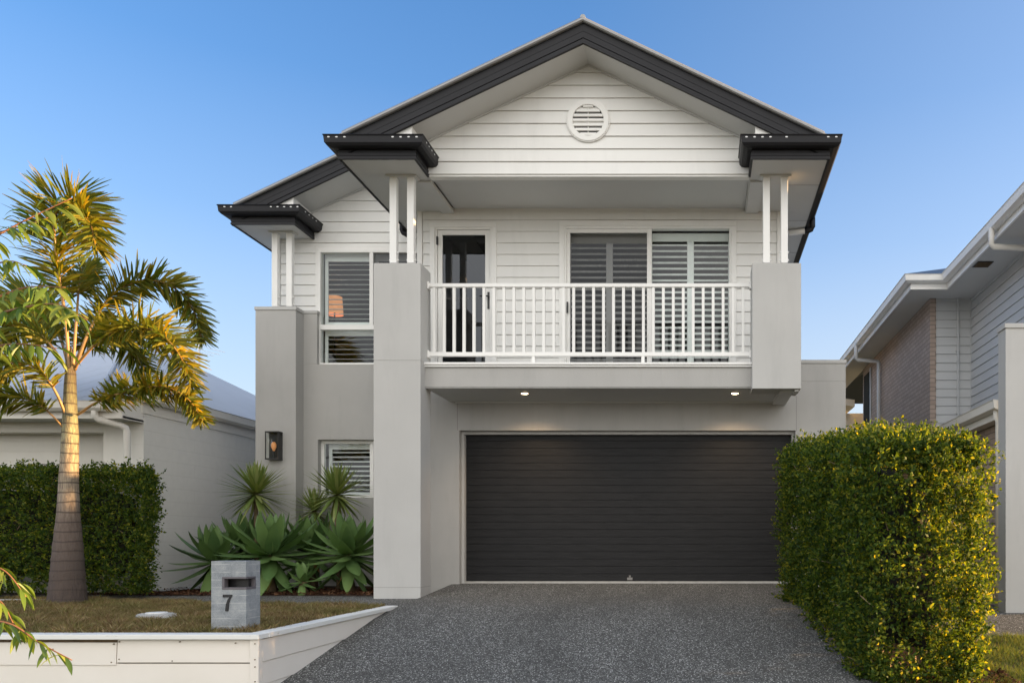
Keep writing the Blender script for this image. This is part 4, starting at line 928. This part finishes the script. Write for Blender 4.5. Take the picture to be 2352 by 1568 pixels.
def frond(pl, L0, start, seed, stem0=.018, dens=.016, droop=.5):
    g = random.Random(seed); cv = bez([P(*p) for p in pl], 14); 
    m = MB(); n = len(cv); m.tube(cv, [stem0*(1-.85*i/(n-1))+.002 for i in range(n)], 7); fr0 = m.build('frond', M['rachis'], PT, 0, True)
    tot = sum((cv[i+1]-cv[i]).length for i in range(n-1)); V = []; Fc = []; s = start*tot; 
    acc = [0]
    for i in range(n-1): acc.append(acc[-1]+(cv[i+1]-cv[i]).length)
    while s < tot:
        i = max(j for j in range(n) if acc[j] <= s); i = min(i, n-2); f = (s-acc[i])/(acc[i+1]-acc[i]); p = cv[i].lerp(cv[i+1], f); T = (cv[i+1]-cv[i]).normalized()
        u = T.cross(Vector((0, 0, 1)));  u = u.normalized() if u.length > .05 else Vector((1, 0, 0)); w = u.cross(T)
        q = (s/tot-start)/(1-start); Ls = L0*(.55+.45*math.sin(min(1, q*2.2)*math.pi/2))*(1-.45*max(0, q-.6)/.4)
        for _ in range(5):
            a = g.choice([0, math.pi])+g.uniform(-1.25, 1.25); nd = u*math.cos(a)+w*math.sin(a)
            d = (nd+T*(.28+.55*q)+Vector((0, 0, .12))).normalized(); ln = Ls*g.uniform(.7, 1.12); pp = p.copy(); pts = [pp.copy()]
            dr = droop*g.uniform(.3, 1.5)
            for k in range(5):
                d2 = (d-Vector((0, 0, dr*((k+1)/5)**1.5))).normalized(); pp = pp+d2*ln/5; pts.append(pp.copy())
            side = d.cross(Vector((g.uniform(-1, 1), g.uniform(-1, 1), g.uniform(-.4, 1)))).normalized(); wd = g.uniform(.009, .016)
            leaf_strip(V, Fc, pts, [wd*x for x in (.35, .8, 1.0, .95, .8, .2)], side)
        s += dens
    npmesh('leaflets', np.array([v[:] for v in V]), np.array(Fc), M['palm_leaf'], fr0)
frs = [([(160, 850, 10.32), (151, 740, 10.28), (137, 640, 10.2), (127, 565, 10.15), (125, 510, 10.1), (140, 472, 10.0), (175, 470, 9.9), (207, 515, 9.8), (220, 570, 9.75)], .46, .30, .019),
       ([(172, 850, 10.35), (205, 760, 10.4), (255, 680, 10.5), (320, 645, 10.6), (390, 655, 10.7), (440, 705, 10.8), (462, 775, 10.8)], .34, .25, .016),
       ([(172, 842, 10.3), (225, 785, 10.1), (290, 752, 9.9), (360, 762, 9.8), (410, 812, 9.7), (438, 880, 9.7)], .36, .25, .016),
       ([(178, 952, 10.3), (226, 922, 10.15), (300, 896, 10.0), (375, 888, 9.9), (430, 915, 9.9), (466, 965, 9.9)], .28, .2, .014),
       ([(152, 955, 10.3), (125, 895, 10.2), (90, 850, 10.1), (40, 832, 10.0), (-20, 850, 9.9), (-70, 900, 9.8)], .36, .25, .015),
       ([(150, 845, 10.3), (115, 790, 10.4), (70, 755, 10.5), (10, 750, 10.6), (-60, 790, 10.7)], .38, .25, .015),
       ([(148, 985, 10.3), (118, 952, 10.2), (90, 930, 10.1), (40, 912, 10.0), (-30, 925, 9.9)], .28, .3, .010),
       ([(166, 845, 10.4), (195, 790, 10.9), (240, 765, 11.4), (290, 785, 11.8), (330, 850, 12.0)], .40, .3, .014),
       ([(158, 845, 10.4), (135, 770, 10.9), (95, 710, 11.3), (50, 690, 11.7), (0, 720, 12.0)], .42, .3, .014),
       ([(168, 840, 10.3), (178, 700, 10.4), (185, 640, 10.7), (205, 610, 11.0)], .30, .55, .016)]
for i, (pl, L0, st, r0) in enumerate(frs): frond(pl, L0*1.12, st, 100+i, r0, .0165, .28)

# ---- tree whose branches reach in from the left
TR = empty('tree', (-4.55, 3.7, -1.2), 'leafy tree reaching in from the left with hanging narrow green leaves', 'tree')
def drooping(branches, seed):
    g = random.Random(seed)
    for pl, n, Ls in branches:
        m = MB(); V = []; Fc = []
        cv = bez([p if isinstance(p, Vector) else P(*p) for p in pl], 10); k_ = len(cv); m.tube(cv, [.011*(1-i/(k_-1))**1.6+.0022 for i in range(k_)], 6)
        n = int(n*1.35)
        for j in range(n):
            i = int((.30+.70*j/n)*(k_-1)); p = cv[i]; T = (cv[min(i+1, k_-1)]-cv[max(i-1, 0)]).normalized()
            az = g.uniform(0, 6.28); d = (T*g.uniform(.1, .9)+Vector((math.cos(az), math.sin(az), g.uniform(-.5, .5)))*.7).normalized()
            ln = Ls*g.uniform(.75, 1.15); pp = p.copy(); pts = [pp.copy()]
            for k in range(7):
                d2 = (d-Vector((0, 0, 1))*(.25+1.6*(k/6))).normalized(); pp = pp+d2*ln/7; pts.append(pp.copy())
            side = Vector((g.uniform(-1, 1), g.uniform(-.6, .6), g.uniform(-.3, .3))).normalized(); wd = ln*g.uniform(.085, .12)
            leaf_strip(V, Fc, pts, [wd*x for x in (.12, .5, .85, 1, .95, .75, .4, .03)], side, .25)
        b = m.build('branch', M['redtwig'], TR, 0, True)
        npmesh('leaves', np.array([v[:] for v in V]), np.array(Fc), M['tree_leaf'], b, True)
br = [([(-140, 620, 3.7), (-40, 560, 3.7), (60, 505, 3.75), (165, 455, 3.8)], 34, .125), ([(-140, 560, 3.9), (-30, 540, 3.9), (50, 520, 3.9), (110, 500, 3.9)], 26, .12),
      ([(-140, 720, 3.7), (-30, 690, 3.7), (60, 660, 3.7), (150, 660, 3.7)], 26, .125), ([(-140, 800, 3.6), (-20, 730, 3.6), (60, 705, 3.6), (135, 700, 3.6), (200, 735, 3.6)], 34, .12),
      ([(-140, 860, 3.8), (-20, 800, 3.8), (50, 790, 3.8), (130, 800, 3.8)], 26, .12), ([(-140, 650, 3.9), (-60, 620, 3.9), (20, 600, 3.9), (60, 610, 3.9)], 20, .12),
      ([(-140, 1260, 3.3), (-60, 1290, 3.3), (10, 1310, 3.3), (60, 1370, 3.3)], 24, .11), ([(-140, 1400, 3.2), (-40, 1420, 3.2), (30, 1435, 3.2), (90, 1475, 3.2), (165, 1515, 3.2)], 26, .105),
      ([(-140, 1340, 3.4), (-60, 1360, 3.4), (0, 1380, 3.4), (30, 1430, 3.4)], 16, .11)]
gt = random.Random(5)
def tpt(z): return Vector((-4.55+.06*math.sin(z*1.7), 3.7+.05*math.sin(z*2.3+1), z))
for k in range(26):
    z = .1+k*.135; az = k*2.4+gt.uniform(-.3, .3); ln = gt.uniform(.75, 1.15)*(1-.12*z); dx, dy = math.cos(az), math.sin(az)
    if dx > 0: ln = min(ln, .95)
    a = tpt(z); pl = [a, a+Vector((dx*ln*.4, dy*ln*.4, .22)), a+Vector((dx*ln*.75, dy*ln*.75, .30)), a+Vector((dx*ln, dy*ln, .18))]
    br.append((pl, 26, .12))
for pl, n, l in br[:9]:
    e = P(*pl[0]); a = tpt(e.z-.45); pl.insert(0, a.lerp(e, .55)+Vector((0, 0, .08))); pl.insert(0, a)
drooping(br, 55)
m = MB(); zs = [-1.3, -1.1, -.6, 0, .6, 1.2, 1.8, 2.4, 3.0, 3.6]
m.tube([tpt(z) for z in zs], [.085, .07, .062, .056, .05, .043, .036, .028, .02, .008], 14)
m.build('trunk', M['bark_stem'], TR, 0, True)

# ---- grass, mulch, pebbles
def blades_mesh(name, n, xf, yr, zf, hgt, mat, seed, wid=.004, lean=.5):
    g = np.random.default_rng(seed); y = g.uniform(*yr, n); x = xf(y, g.random(n)); z = np.array([zf(q) for q in y]) if callable(zf) else np.full(n, zf)
    a = g.uniform(0, 6.28, n); dx, dy = np.cos(a), np.sin(a); l = g.normal(0, lean, (n, 2)); h_ = hgt*g.uniform(.35, 1.2, n)*(.55+.75*(np.sin(x*7.1+1.3)*np.sin(y*8.3)+np.sin(x*17+y*13)*.5+1.1)/2)
    p0 = np.column_stack([x-dx*wid, y-dy*wid, z]); p1 = np.column_stack([x+dx*wid, y+dy*wid, z]); top = np.column_stack([x+l[:, 0]*h_, y+l[:, 1]*h_, z+h_])
    V = np.stack([p0, p1, top], 1).reshape(-1, 3); o = npmesh(name, V, np.arange(len(V)).reshape(-1, 3), M[mat]); return tag(o, None, None, None, 'stuff')
def lawn_edge(y, u):
    xr = np.where(y < 10.0, -3.78, -3.78-(y-10)*3.9); return -13+(xr+13)*u
o = blades_mesh('grass', 150000, lambda y, u: np.where(y < 10.0, -9.5+(-3.76+9.5)*u, -9.8+(-3.9-(y-10.0)*4.5+9.8)*u), (7.0, 11.0), -.178, .060, 'grass_blade', 1, .0058, .9)
tag(o, 'short dry brown and green lawn grass', 'grass')
o = blades_mesh('grass', 26000, lambda y, u: 2.3+(4.6-2.3)*u, (6.6, 9.62), gz, .08, 'green_blade', 2, .004, .6)
tag(o, 'longer green grass beside the big hedge', 'grass')
def chips(name, n, xr, yr, zf, mat, seed, s=.03):
    g = np.random.default_rng(seed); c = np.column_stack([g.uniform(*xr, n), g.uniform(*yr, n), np.zeros(n)]); c[:, 2] = np.array([zf(q) for q in c[:, 1]])+g.uniform(0, .03, n)
    a = g.normal(0, 1, (n, 3)); a[:, 2] *= .4; a /= np.linalg.norm(a, axis=1, keepdims=True); b = np.cross(a, g.normal(0, 1, (n, 3))*[.5, .5, 2]); b /= np.linalg.norm(b, axis=1, keepdims=True)
    L_ = s*g.uniform(.5, 1.4, (n, 1)); V = np.stack([c-a*L_-b*L_*.3, c+a*L_-b*L_*.2, c+a*L_*.8+b*L_*.3, c-a*L_+b*L_*.35], 1).reshape(-1, 3)
    return tag(npmesh(name, V, np.arange(len(V)).reshape(-1, 4), M[mat]), None, None, None, 'stuff')
tag(chips('mulch', 9000, (-8.4, -4.32), (11.45, 12.9), lambda y: -.13, 'mulch_chip', 8, .022), 'red brown bark mulch under the agaves', 'mulch')
tag(chips('mulch', 5000, (1.2, 3.0), (6.7, 8.2), lambda y: gz(y)+.035, 'mulch_chip', 9, .025), 'dry leaf litter under the big hedge', 'leaf litter')
SC.render.engine = 'CYCLES'
